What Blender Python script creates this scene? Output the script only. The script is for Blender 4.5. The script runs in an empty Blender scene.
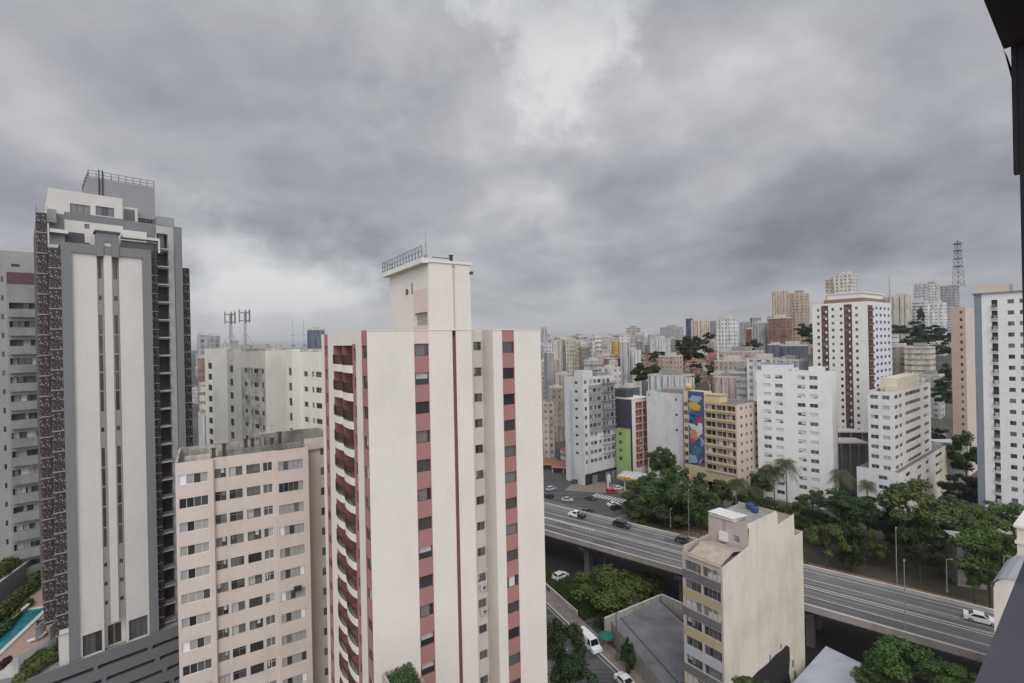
import bpy, math, random
from mathutils import Matrix, Vector
rad = math.radians
S = bpy.context.scene
COL = S.collection

# ---------------------------------------------------------------- camera
F, ROLL, CH = 490.0, rad(1.2), 58.0          # focal length in pixels, roll, eye height above the street
cam = bpy.data.objects.new('camera', bpy.data.cameras.new('camera'))
COL.objects.link(cam)
cam.data.sensor_width = 36.0
cam.data.lens = 36.0*F/1024
cam.data.clip_start, cam.data.clip_end = 0.05, 40000
_c, _s = math.cos(ROLL), math.sin(ROLL)
cam.matrix_world = Matrix(((_c, _s, 0, 0), (0, 0, -1, 0), (-_s, _c, 0, CH), (0, 0, 0, 1)))
S.camera = cam

# ---------------------------------------------------------------- sky, sun, exposure
SUN_EL, SUN_AZ = 46, 180                      # degrees; azimuth clockwise from +Y (behind the viewer, to the left)
def pix_dir(px, py):
    a, b = px-512, 341.5-py
    v = Vector((a*_c+b*_s, F, -a*_s+b*_c)); v.normalize(); return v
world = bpy.data.worlds.new('World'); S.world = world; world.use_nodes = True
nt = world.node_tree; N = nt.nodes; L = nt.links
for n in list(N): N.remove(n)
def node(t, **k):
    n = N.new(t)
    for a, v in k.items(): setattr(n, a, v)
    return n
def mth(op, a, b=None, c=None, clamp=False):
    n = node('ShaderNodeMath', operation=op, use_clamp=clamp)
    for i, v in enumerate((a, b, c)):
        if v is None: continue
        if isinstance(v, (int, float)): n.inputs[i].default_value = v
        else: L.new(v, n.inputs[i])
    return n.outputs[0]
def smooth(v, lo, hi, t0=0.0, t1=1.0):
    n = node('ShaderNodeMapRange', interpolation_type='SMOOTHSTEP')
    L.new(v, n.inputs[0])
    for i, q in enumerate((lo, hi, t0, t1)): n.inputs[i+1].default_value = q
    return n.outputs[0]
tc = node('ShaderNodeTexCoord')
nrm = node('ShaderNodeVectorMath', operation='NORMALIZE'); L.new(tc.outputs['Generated'], nrm.inputs[0])
D_ = nrm.outputs[0]
sp = node('ShaderNodeSeparateXYZ'); L.new(D_, sp.inputs[0])
zc = mth('ADD', mth('MAXIMUM', sp.outputs[2], 0.0), 0.30)
cb = node('ShaderNodeCombineXYZ')
L.new(mth('DIVIDE', sp.outputs[0], zc), cb.inputs[0]); L.new(mth('DIVIDE', sp.outputs[1], zc), cb.inputs[1])
def cloud_noise(scale, detail, rough, dist, off):
    mp = node('ShaderNodeMapping'); mp.inputs['Location'].default_value = off
    L.new(cb.outputs[0], mp.inputs[0])
    n = node('ShaderNodeTexNoise'); L.new(mp.outputs[0], n.inputs['Vector'])
    n.inputs['Scale'].default_value = scale; n.inputs['Detail'].default_value = detail
    n.inputs['Roughness'].default_value = rough; n.inputs['Distortion'].default_value = dist
    return n.outputs[0]
n1 = cloud_noise(1.0, 4, 0.5, 0.8, (3.1, 0.7, 0))
n2 = cloud_noise(2.6, 10, 0.55, 0.2, (1.4, 5.2, 2))
dens = mth('ADD', mth('MULTIPLY', n1, 0.46), mth('MULTIPLY', n2, 0.40)); dens = mth('ADD', dens, 0.085)
wn_ = node('ShaderNodeTexNoise'); wn_.inputs['Scale'].default_value = 4.2; wn_.inputs['Detail'].default_value = 8; wn_.inputs['Roughness'].default_value = .6; L.new(D_, wn_.inputs['Vector'])
wv = node('ShaderNodeVectorMath', operation='MULTIPLY_ADD'); L.new(wn_.outputs['Color'], wv.inputs[0]); wv.inputs[1].default_value = (.55, .55, .40); L.new(D_, wv.inputs[2])
ws_ = node('ShaderNodeVectorMath', operation='SUBTRACT'); L.new(wv.outputs[0], ws_.inputs[0]); ws_.inputs[1].default_value = (.275, .275, .20)
wd_ = node('ShaderNodeVectorMath', operation='NORMALIZE'); L.new(ws_.outputs[0], wd_.inputs[0])
def lobe(px, py, r, amt, r0=0.0):
    vm = node('ShaderNodeVectorMath', operation='DOT_PRODUCT'); L.new(wd_.outputs[0], vm.inputs[0]); vm.inputs[1].default_value = pix_dir(px, py)
    return smooth(vm.outputs['Value'], math.cos(rad(r)), math.cos(rad(r0)), 0, amt)
acc = dens
for q in [(550, 45, 9, 0.15), (515, 85, 16, 0.09), (560, 40, 30, 0.05), (430, 110, 18, 0.03),
          (280, 295, 11, 0.13), (215, 290, 9, 0.07), (370, 285, 9, 0.09), (450, 300, 9, .05), (560, 245, 9, 0.06), (700, 232, 10, 0.03),
          (60, 120, 26, 0.03), (150, 20, 26, 0.02), (700, 165, 16, -0.035), (360, 175, 15, -0.045), (520, 170, 12, -0.035), (930, 250, 13, -0.06), (820, 240, 10, -0.04),
          (950, 140, 16, 0.03), (800, 30, 22, 0.04), (60, 215, 16, -0.02), (620, 200, 10, -0.03)]:
    acc = mth('ADD', acc, lobe(*q))
ramp = node('ShaderNodeValToRGB'); L.new(acc, ramp.inputs[0])
er = ramp.color_ramp
stops = [(0.34, (.215, .227, .27)), (0.44, (.30, .315, .365)), (0.52, (.375, .39, .44)), (0.61, (.49, .505, .55)), (0.76, (.74, .76, .79))]
while len(er.elements) < len(stops): er.elements.new(0.5)
for e, (p, c) in zip(er.elements, stops): e.position = p; e.color = (*c, 1)
hz = mth('MULTIPLY', smooth(sp.outputs[2], 0.13, 0.0), smooth(sp.outputs[0], 0.66, -0.1, 0.30, 0.85))
hmix = node('ShaderNodeMix', data_type='RGBA'); L.new(hz, hmix.inputs[0]); L.new(ramp.outputs[0], hmix.inputs[6]); hmix.inputs[7].default_value = (.56, .575, .61, 1)
# brighter towards the zenith; unseen sky behind the viewer boosted to light the facades
back = mth('ADD', mth('ADD', smooth(sp.outputs[1], 0.15, -0.55, 1.0, 4.0), smooth(sp.outputs[2], 0.72, 1.0, 0, 1.3)), 0.0)
bm_ = node('ShaderNodeMix', data_type='RGBA', blend_type='MULTIPLY'); bm_.inputs[0].default_value = 1.0
bc = node('ShaderNodeCombineColor'); 
for i in range(3): L.new(mth('MULTIPLY', back, (1.0, .985, .95)[i]), bc.inputs[i])
L.new(hmix.outputs[2], bm_.inputs[6]); L.new(bc.outputs[0], bm_.inputs[7])
bgc = node('ShaderNodeBackground'); L.new(bm_.outputs[2], bgc.inputs[0]); bgc.inputs[1].default_value = 1.0
sky = node('ShaderNodeTexSky', sky_type='NISHITA', sun_disc=False)
sky.sun_elevation, sky.sun_rotation = rad(SUN_EL), rad(SUN_AZ)
bgs = node('ShaderNodeBackground'); L.new(sky.outputs[0], bgs.inputs[0]); bgs.inputs[1].default_value = 0.06
mx = node('ShaderNodeMixShader'); mx.inputs[0].default_value = 0.95
L.new(bgs.outputs[0], mx.inputs[1]); L.new(bgc.outputs[0], mx.inputs[2])
wo = node('ShaderNodeOutputWorld'); L.new(mx.outputs[0], wo.inputs[0])

sun = bpy.data.objects.new('sun', bpy.data.lights.new('sun', 'SUN')); COL.objects.link(sun)
sun.data.energy, sun.data.angle, sun.data.color = 1.0, rad(25), (1.0, .96, .90)
_az, _el = rad(SUN_AZ), rad(SUN_EL)
to_sun = Vector((math.sin(_az)*math.cos(_el), math.cos(_az)*math.cos(_el), math.sin(_el)))
sun.rotation_euler = to_sun.to_track_quat('Z', 'Y').to_euler()
S.view_settings.view_transform = 'Standard'; S.view_settings.look = 'None'
S.view_settings.exposure, S.view_settings.gamma, S.view_settings.use_curve_mapping = 0.0, 1.0, False
S.cycles.max_bounces = 5; S.cycles.diffuse_bounces = 3; S.cycles.use_denoising = True

# ---------------------------------------------------------------- materials
def new_mat(name):
    m = bpy.data.materials.new(name); m.use_nodes = True
    t = m.node_tree; b = t.nodes['Principled BSDF']
    return m, t, b
def nd(t, ty, **k):
    n = t.nodes.new(ty)
    for a, v in k.items(): setattr(n, a, v)
    return n
def mp_noise(t, scale, nscale, detail, coord='Object', rough=.55):
    tcn = nd(t, 'ShaderNodeTexCoord'); m = nd(t, 'ShaderNodeMapping'); m.inputs['Scale'].default_value = scale
    t.links.new(tcn.outputs[coord], m.inputs[0])
    n = nd(t, 'ShaderNodeTexNoise'); n.inputs['Scale'].default_value = nscale; n.inputs['Detail'].default_value = detail; n.inputs['Roughness'].default_value = rough
    t.links.new(m.outputs[0], n.inputs['Vector']); return n.outputs[0]
def mix_rgb(t, f, a, b, blend='MIX'):
    n = nd(t, 'ShaderNodeMix', data_type='RGBA', blend_type=blend)
    for i, v in ((0, f), (6, a), (7, b)):
        if isinstance(v, (int, float)): n.inputs[i].default_value = v
        elif isinstance(v, tuple): n.inputs[i].default_value = (*v, 1) if len(v) == 3 else v
        else: t.links.new(v, n.inputs[i])
    return n.outputs[2]
def rng(t, v, a, b, c=0.0, d=1.0):
    n = nd(t, 'ShaderNodeMapRange'); t.links.new(v, n.inputs[0])
    for i, q in enumerate((a, b, c, d)): n.inputs[i+1].default_value = q
    return n.outputs[0]
_mats = {}
def wall_mat(c, dirt=.35, rough=.85, streak=.3):
    """painted render: rain streaks, blotches and a fine grain"""
    key = ('w', c, dirt, rough)
    if key in _mats: return _mats[key]
    m, t, b = new_mat('painted_wall')
    dark = tuple(x*.52*k for x, k in zip(c, (1, .98, .93)))
    s1 = rng(t, mp_noise(t, (.9, .9, .05), 1.0, 6), .54, .86, 0, dirt*.7)
    s2 = rng(t, mp_noise(t, (.22, .22, .16), 1.0, 6), .46, .78, 0, dirt*.8)
    s3 = rng(t, mp_noise(t, (1, 1, .6), 1.4, 6, rough=.7), .35, .75, 0, .12)
    col = mix_rgb(t, s1, c, dark); col = mix_rgb(t, s2, col, dark); col = mix_rgb(t, s3, col, dark)
    t.links.new(col, b.inputs['Base Color']); b.inputs['Roughness'].default_value = rough
    b.inputs['Specular IOR Level'].default_value = .25
    _mats[key] = m; return m
def mildew_mat(c):
    key = ('mil', c)
    if key in _mats: return _mats[key]
    m, t, b = new_mat('mildewed_wall'); a = rng(t, mp_noise(t, (.30, .30, .22), 1.0, 9, rough=.68), .44, .60, 0, .85); a2 = rng(t, mp_noise(t, (1.1, 1.1, .08), 1.0, 6), .45, .7, 0, .5)
    col = mix_rgb(t, a, c, tuple(x*.34 for x in c)); t.links.new(mix_rgb(t, a2, col, tuple(x*.5 for x in c)), b.inputs['Base Color']); b.inputs['Roughness'].default_value = .9; _mats[key] = m; return m
def plain(name, c, rough=.6, metal=0.0, var=.25, scale=1.5, spec=.4):
    key = ('p', name, c, rough)
    if key in _mats: return _mats[key]
    m, t, b = new_mat(name)
    v = rng(t, mp_noise(t, (1, 1, 1), scale, 5), .3, .7, 0, var)
    t.links.new(mix_rgb(t, v, c, tuple(x*.5 for x in c)), b.inputs['Base Color'])
    b.inputs['Roughness'].default_value = rough; b.inputs['Metallic'].default_value = metal; b.inputs['Specular IOR Level'].default_value = spec
    _mats[key] = m; return m
def glass_mat(name, c, rough=.12, spec=.5):
    key = ('g', name)
    if key in _mats: return _mats[key]
    m, t, b = new_mat(name)
    oi = nd(t, 'ShaderNodeObjectInfo')
    t.links.new(mix_rgb(t, oi.outputs['Random'], tuple(x*.5 for x in c), tuple(x*1.6 for x in c)), b.inputs['Base Color'])
    b.inputs['Roughness'].default_value = rough; b.inputs['Specular IOR Level'].default_value = spec
    _mats[key] = m; return m
def facade_mat():
    """far apartment blocks: object colour for the render, small recess-like window grid"""
    if 'fac' in _mats: return _mats['fac']
    m, t, b = new_mat('distant_facade')
    oi = nd(t, 'ShaderNodeObjectInfo'); tcn = nd(t, 'ShaderNodeTexCoord'); s = nd(t, 'ShaderNodeSeparateXYZ'); t.links.new(tcn.outputs['Object'], s.inputs[0])
    g = nd(t, 'ShaderNodeNewGeometry'); gn = nd(t, 'ShaderNodeSeparateXYZ'); t.links.new(g.outputs['Normal'], gn.inputs[0])
    def mm(op, a, b_=None):
        n = nd(t, 'ShaderNodeMath', operation=op)
        for i, v in enumerate((a, b_)):
            if v is None: continue
            if isinstance(v, (int, float)): n.inputs[i].default_value = v
            else: t.links.new(v, n.inputs[i])
        return n.outputs[0]
    per = mm('ADD', 2.6, mm('MULTIPLY', oi.outputs['Random'], 1.6))
    fx = mm('FRACT', mm('DIVIDE', mm('ADD', s.outputs[0], s.outputs[1]), per)); fz = mm('FRACT', mm('DIVIDE', s.outputs[2], 3.1))
    fx = mm('SUBTRACT', fx, mm('MULTIPLY', mm('GREATER_THAN', oi.outputs['Random'], .8), .25))
    k = mm('MULTIPLY', mm('MULTIPLY', mm('GREATER_THAN', fx, .28), mm('LESS_THAN', fx, .74)), mm('MULTIPLY', mm('GREATER_THAN', fz, .30), mm('LESS_THAN', fz, .74)))
    rb = mm('MULTIPLY', mm('GREATER_THAN', fz, .42), mm('LESS_THAN', fz, .72)); vb = mm('MULTIPLY', mm('GREATER_THAN', fx, .40), mm('LESS_THAN', fx, .62))
    r2 = mm('FRACT', mm('MULTIPLY', oi.outputs['Random'], 7.31)); isr = mm('GREATER_THAN', r2, .78); isv = mm('LESS_THAN', r2, .22)
    k = mm('MAXIMUM', mm('MULTIPLY', k, mm('SUBTRACT', 1.0, isv)), mm('MAXIMUM', mm('MULTIPLY', rb, isr), mm('MULTIPLY', vb, isv)))
    k = mm('MULTIPLY', k, mm('LESS_THAN', mm('ABSOLUTE', gn.outputs[2]), .4))
    wn = nd(t, 'ShaderNodeTexWhiteNoise'); fl = nd(t, 'ShaderNodeCombineXYZ')
    t.links.new(mm('FLOOR', mm('DIVIDE', mm('ADD', s.outputs[0], s.outputs[1]), per)), fl.inputs[0]); t.links.new(mm('FLOOR', mm('DIVIDE', s.outputs[2], 3.1)), fl.inputs[1])
    t.links.new(fl.outputs[0], wn.inputs['Vector'])
    n1_ = rng(t, mp_noise(t, (.5, .5, .12), 1.0, 6), .40, .68, 0, .85)
    base = mix_rgb(t, n1_, oi.outputs['Color'], mix_rgb(t, 1.0, oi.outputs['Color'], (.5, .48, .45), 'MULTIPLY'))
    roof = rng(t, gn.outputs[2], .5, .6, 0, 1)
    base = mix_rgb(t, mm('MULTIPLY', roof, .75), base, (.23, .21, .19))
    wc = mix_rgb(t, wn.outputs['Value'], (.05, .05, .052), (.20, .19, .18))
    t.links.new(mix_rgb(t, mm('MULTIPLY', k, .8), base, wc), b.inputs['Base Color']); b.inputs['Roughness'].default_value = .8; b.inputs['Specular IOR Level'].default_value = .2
    _mats['fac'] = m; return m
def leaf_mat(name, c1, c2):
    m, t, b = new_mat(name)
    oi = nd(t, 'ShaderNodeObjectInfo')
    v = rng(t, mp_noise(t, (1, 1, 1), 5.0, 3), .3, .7)
    v2 = rng(t, mp_noise(t, (1, 1, 1), 40.0, 2), .3, .7, 0, .6)
    col = mix_rgb(t, v, c1, c2); col = mix_rgb(t, v2, col, tuple(x*.45 for x in c1))
    hs = nd(t, 'ShaderNodeHueSaturation'); t.links.new(col, hs.inputs['Color'])
    t.links.new(rng(t, oi.outputs['Random'], 0, 1, .475, .515), hs.inputs['Hue']); t.links.new(rng(t, oi.outputs['Random'], 0, 1, .75, 1.2), hs.inputs['Value'])
    t.links.new(hs.outputs[0], b.inputs['Base Color']); b.inputs['Roughness'].default_value = .6; b.inputs['Specular IOR Level'].default_value = .25
    return m

GLASS = glass_mat('dark_window_glass', (.040, .041, .044), .10)
GLASS2 = glass_mat('grey_window_glass', (.10, .10, .10), .15)
CURT = plain('pale_curtain', (.42, .40, .37), .8)
PALEP = plain('pale_sliding_shutter', (.33, .32, .30), .6); BRIGHTP = plain('white_sliding_shutter', (.74, .74, .74), .5, var=.1)
DIMC = plain('dim_room_curtain', (.17, .15, .13), .8)
BLIND = plain('roller_blind', (.55, .54, .53), .7)
FR_W = plain('white_window_frame', (.62, .61, .58), .5, var=.1)
FR_D = plain('dark_window_frame', (.05, .045, .042), .45)
FR_G = plain('grey_window_frame', (.22, .21, .20), .45)
CONC = plain('weathered_concrete', (.30, .285, .265), .9, var=.7, scale=.8)
ROOFM = plain('flat_roof_membrane', (.20, .19, .18), .9, var=.7, scale=.35)
DARKM = plain('dark_metal', (.03, .03, .032), .5)
STEEL = plain('galvanised_steel', (.30, .30, .30), .45, .4)
TILE = plain('clay_roof_tiles', (.30, .12, .075), .9, var=.7, scale=1.2)
BARK = plain('tree_bark', (.085, .065, .05), .95, var=.6, scale=3)

# ---------------------------------------------------------------- mesh builder
class MB:
    def __init__(self): self.v, self.f, self.m, self.mats = [], [], [], []
    def mi(self, mat):
        if mat not in self.mats: self.mats.append(mat)
        return self.mats.index(mat)
    def poly(self, pts, mat):
        i = len(self.v); self.v += [tuple(p) for p in pts]; self.f.append(tuple(range(i, i+len(pts)))); self.m.append(self.mi(mat))
    def box(self, x0, x1, y0, y1, z0, z1, mat, M=None, skip=''):
        p = [(x, y, z) for z in (z0, z1) for y in (y0, y1) for x in (x0, x1)]
        if M is not None: p = [tuple(M @ Vector(q)) for q in p]
        i = len(self.v); self.v += p; k = self.mi(mat)
        for n, q in (('b', (0, 2, 3, 1)), ('t', (4, 5, 7, 6)), ('f', (0, 1, 5, 4)), ('k', (2, 6, 7, 3)), ('l', (0, 4, 6, 2)), ('r', (1, 3, 7, 5))):
            if n in skip: continue
            self.f.append(tuple(i+j for j in q)); self.m.append(k)
    def prism(self, pts, z0, z1, mat, cap=None):
        n = len(pts)
        for i in range(n):
            a, b = pts[i], pts[(i+1) % n]
            self.poly([(*a, z0), (*b, z0), (*b, z1), (*a, z1)], mat)
        self.poly([(*p, z1) for p in pts], cap or mat); self.poly([(*p, z0) for p in reversed(pts)], mat)
    def tube(self, p0, p1, r0, mat, r1=None, n=6, cap=True):
        p0, p1 = Vector(p0), Vector(p1); r1 = r0 if r1 is None else r1
        d = (p1-p0).normalized(); a = d.orthogonal().normalized(); b = d.cross(a)
        i = len(self.v); k = self.mi(mat)
        for p, r in ((p0, r0), (p1, r1)):
            for j in range(n):
                t = 2*math.pi*j/n; self.v.append(tuple(p + (a*math.cos(t)+b*math.sin(t))*r))
        for j in range(n):
            j2 = (j+1) % n; self.f.append((i+j, i+j2, i+n+j2, i+n+j)); self.m.append(k)
        if cap:
            self.f.append(tuple(i+n+j for j in range(n))); self.m.append(k); self.f.append(tuple(i+j for j in reversed(range(n)))); self.m.append(k)
    def wall(self, O, phi, W, z0, z1, ops, zones, mat, depth=.18, back=None, rev=None):
        """a facade whose openings are real holes with reveals; zones = painted bands (s0,s1,z0,z1,mat)"""
        u = (math.cos(phi), math.sin(phi)); n = (math.sin(phi), -math.cos(phi))
        P = lambda s, z, d=0.0: (O[0]+u[0]*s-n[0]*d, O[1]+u[1]*s-n[1]*d, z)
        cl = lambda v, a, b: min(max(v, a), b)
        ss, zz = {0.0, W}, {z0, z1}
        for q in list(ops)+list(zones):
            ss |= {round(cl(q[0], 0, W), 3), round(cl(q[1], 0, W), 3)}; zz |= {round(cl(q[2], z0, z1), 3), round(cl(q[3], z0, z1), 3)}
        ss, zz = sorted(ss), sorted(zz)
        for a, b in zip(ss, ss[1:]):
            if b-a < 1e-3: continue
            cs = (a+b)/2
            oc = [q for q in ops if q[0] < cs < q[1]]; zo = [q for q in zones if q[0] < cs < q[1]]
            run = None
            for c, d in list(zip(zz, zz[1:]))+[(None, None)]:
                mt = None
                if c is not None and d-c > 1e-3:
                    cz = (c+d)/2
                    if not any(q[2] < cz < q[3] for q in oc):
                        mt = mat
                        for q in zo:
                            if q[2] < cz < q[3]: mt = q[4]
                if run and run[2] is not mt:
                    self.poly([P(a, run[0]), P(b, run[0]), P(b, run[1]), P(a, run[1])], run[2]); run = None
                if mt is not None: run = (run[0], d, mt) if run else (c, d, mt)
        for q in ops:
            s0, s1, a, b = q[:4]; dp = q[5] if len(q) > 5 and q[5] else depth; r = rev or mat
            self.poly([P(s0, a), P(s1, a), P(s1, a, dp), P(s0, a, dp)], r); self.poly([P(s0, b, dp), P(s1, b, dp), P(s1, b), P(s0, b)], r)
            self.poly([P(s0, a), P(s0, a, dp), P(s0, b, dp), P(s0, b)], r); self.poly([P(s1, a, dp), P(s1, a), P(s1, b), P(s1, b, dp)], r)
            if len(q) > 6 and q[6]: self.poly([P(s0, a, dp), P(s1, a, dp), P(s1, b, dp), P(s0, b, dp)], q[6])
    def mesh(self, name):
        me = bpy.data.meshes.new(name); me.from_pydata(self.v, [], self.f)
        for m in self.mats: me.materials.append(m)
        me.polygons.foreach_set('material_index', self.m); me.update(); return me
    def build(self, name, parent=None, loc=None, rz=0.0, smooth=False):
        me = self.mesh(name)
        if smooth: me.polygons.foreach_set('use_smooth', [True]*len(me.polygons))
        return link(name, me, parent, loc, rz)
def link(name, me, parent=None, loc=None, rz=0.0):
    o = bpy.data.objects.new(name, me); COL.objects.link(o)
    if parent: o.parent = parent
    if loc is not None: o.location = loc
    o.rotation_euler[2] = rz; return o
def tag(o, label=None, cat=None, group=None, kind=None):
    for k, v in (('label', label), ('category', cat), ('group', group), ('kind', kind)):
        if v: o[k] = v
    return o
def thing(name, label, cat, loc=(0, 0, 0), rz=0.0, group=None):
    return tag(link(name, None, None, loc, rz), label, cat, group)
def copy_tree(o, parent=None):
    c = o.copy(); COL.objects.link(c)
    if parent: c.parent = parent
    for ch in o.children: copy_tree(ch, c)
    return c

# ---------------------------------------------------------------- from the photograph's angles to metres
def ux(px, py=None):
    if py is None: py = 341.5-(px-512)*math.tan(ROLL)
    a, b = px-512, 341.5-py
    return (a*_c+b*_s)/F
def uz(px, py): return (-(px-512)*_s+(341.5-py)*_c)/F
def zat(px, py, Y): return CH+uz(px, py)*Y
def ground(px, py, z=0.0):
    t = (z-CH)/uz(px, py); return (ux(px, py)*t, t)
def pw(x, pts):
    if x <= pts[0][0]: return pts[0][1]
    for (a, b), (c, d) in zip(pts, pts[1:]):
        if x <= c: return b+(d-b)*(x-a)/(c-a)
    return pts[-1][1]
def terrain(X, Y):
    hr = pw(Y, [(205, 0), (240, 7), (350, 30), (450, 38), (600, 41), (1000, 43), (2500, 44), (9000, 20), (12000, -60)])
    hl = pw(Y, [(215, 0), (300, 8), (500, 18), (900, 28), (2000, 36), (9000, 20), (12000, -60)])
    r = X/max(Y, 1); t = min(max((r+.02)/.22, 0), 1); t = t*t*(3-2*t)
    return hl+(hr-hl)*t
class Frame:
    """a building's own axes: x along its right-hand face, y along its left-hand face, from the near corner"""
    def __init__(self, c, Z, th):
        u = ux(*c) if isinstance(c, tuple) else ux(c)
        self.X, self.Y, self.th = u*Z, Z, rad(th); self.e = (math.cos(self.th), math.sin(self.th)); self.g = (-math.sin(self.th), math.cos(self.th))
    def _hit(self, p, d, off):
        u = ux(*p) if isinstance(p, tuple) else ux(p)
        x0, y0 = self.X+off[0], self.Y+off[1]
        return (u*y0-x0)/(d[0]-u*d[1])
    def sx(self, p, y=0.0): return self._hit(p, self.e, (self.g[0]*y, self.g[1]*y))
    def sy(self, p, x=0.0): return self._hit(p, self.g, (self.e[0]*x, self.e[1]*x))
    def w(self, x, y): return (self.X+self.e[0]*x+self.g[0]*y, self.Y+self.e[1]*x+self.g[1]*y)
    def z(self, px, py, x=0.0, y=0.0): return zat(px, py, self.w(x, y)[1])

_wm = {}
def window_mesh(w, h, panes, style, var, split):
    """glazing in a plane, frame and mullions proud of it; some panes curtained or shuttered"""
    key = (round(w, 2), round(h, 2), panes, style, var, split)
    if key in _wm: return _wm[key]
    R = random.Random(var*97+int(w*100)+int(h*1000)); g = MB(); fr = MB()
    gm = {'dark': GLASS, 'grey': GLASS2}.get(style.split('_')[0], GLASS); fm = {'w': FR_W, 'd': FR_D, 'g': FR_G}[style.split('_')[1]]
    pb = {'c': .35, 's': .6, 'n': .05, 'p': .3}[style.split('_')[2]]
    cover = R.random() < pb
    pale = style[-1] == 'p'
    for i in range(panes):
        x0, x1 = w*i/panes, w*(i+1)/panes
        m = gm if R.random() < .7 else GLASS2
        if R.random() < pb*.8 and cover: m = CURT if style[-1] == 'c' else BLIND
        elif R.random() < .3: m = GLASS2
        if pale: m = R.choice((PALEP, PALEP, PALEP, GLASS2, GLASS, BRIGHTP if R.random() < .5 else PALEP))
        y = 0.0 if i % 2 else -.02
        if cover and style[-1] == 's' and m is gm and R.random() < .8:
            zz = h*R.choice((.3, .55, .75)); g.poly([(x0, y, 0), (x1, y, 0), (x1, y, zz), (x0, y, zz)], gm); g.poly([(x0, y-.015, zz), (x1, y-.015, zz), (x1, y-.015, h), (x0, y-.015, h)], BLIND)
        else: g.poly([(x0, y, 0), (x1, y, 0), (x1, y, h), (x0, y, h)], m)
    if split and not pale and h > .8 and R.random() < .75:
        for i in range(max(1, panes)):
            if R.random() < .45:
                x0, x1 = w*(i+R.uniform(0, .3))/panes, w*(i+R.uniform(.45, 1))/panes; zl = h*R.choice((0, 0, .25, .5)); g.poly([(x0, -.024, zl), (x1, -.024, zl), (x1, -.024, h), (x0, -.024, h)], R.choice((CURT, BLIND, GLASS2, DIMC, DIMC)))
        if panes > 1: (fr if split else g).box(.05, w-.05, -.046, -.002, h*.70, h*.70+.045, fm)
    b = .05; T = fr if split else g
    T.box(0, w, -.05, -.001, 0, b, fm); T.box(0, w, -.05, -.001, h-b, h, fm)
    for i in range(panes+1):
        x = min(max(w*i/panes-b/2, 0), w-b); T.box(x, x+b, -.048, -.001, b, h-b, fm)
    r = (g.mesh('window'), fr.mesh('window_frame') if split else None); _wm[key] = r; return r

class Bld:
    def __init__(self, name, label, cat, fr, zb, group=None):
        self.fr, self.zb = fr, zb
        self.root = thing(name, label, cat, (fr.X, fr.Y, zb), fr.th, group)
        self.b = MB(); self.win = []
    def face(self, O, phi, W, z0, z1, mat, wins=(), zones=(), holes=(), depth=.18, split=False, seed=0, rev=None):
        """z values are world heights; wins = (s0,s1,z0,z1,panes,style)"""
        zb = self.zb; R = random.Random(seed+int(W*10))
        ops = [(q[0], q[1], q[2]-zb, q[3]-zb) for q in wins]+[(q[0], q[1], q[2]-zb, q[3]-zb, None, q[4], q[5]) for q in holes]
        zs = [(q[0], q[1], q[2]-zb, q[3]-zb, q[4]) for q in zones]
        ph = rad(phi); self.b.wall(O, ph, W, z0-zb, z1-zb, ops, zs, mat, depth, rev=rev)
        u = (math.cos(ph), math.sin(ph)); n = (math.sin(ph), -math.cos(ph))
        for q in wins:
            p = (O[0]+u[0]*q[0]-n[0]*depth, O[1]+u[1]*q[0]-n[1]*depth, q[2]-zb)
            self.win.append((p, ph, q[1]-q[0], q[3]-q[2], q[4], q[5], R.randrange(7), split))
    def finish(self, cap=96):
        o = self.b.build('wall', self.root)
        M = Matrix.Translation(self.root.location) @ Matrix.Rotation(self.fr.th, 4, 'Z')
        eye = Vector((0, 0, CH))
        def rank(q):
            w = M @ Vector(q[0]); py = (CH-w.z)/max(w.y, 1)*F
            return (0 if py < 355 else 1, (w-eye).length)
        self.win.sort(key=rank)
        for q in self.win[:cap]:
            g, f = window_mesh(*q[2:])
            w = link('window', g, self.root, q[0], q[1])
            if f: link('window_frame', f, w)
        rest = self.win[cap:]
        if rest:
            r = MB()
            for q in rest:
                g, f = window_mesh(*q[2:]); mm_ = Matrix.Translation(q[0]) @ Matrix.Rotation(q[1], 4, 'Z')
                for me in (g, f):
                    if me is None: continue
                    i = len(r.v); r.v += [tuple(mm_ @ v.co) for v in me.vertices]
                    for p in me.polygons: r.f.append(tuple(i+k for k in p.vertices)); r.m.append(r.mi(me.materials[p.material_index]))
            ob = r.build('window', self.root); ob['kind'] = 'stuff'
        return o
    def part(self, name, mb, **k): return mb.build(name, self.root, **k)
def rows(ztop, n, pitch, h, off):
    """window bottoms and tops, from the top floor down"""
    return [(ztop-off-h-i*pitch, ztop-off-i*pitch) for i in range(n)]
def grid(cols, rws, panes, style): return [(a, b, c, d, panes, style) for a, b in cols for c, d in rws]
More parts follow.
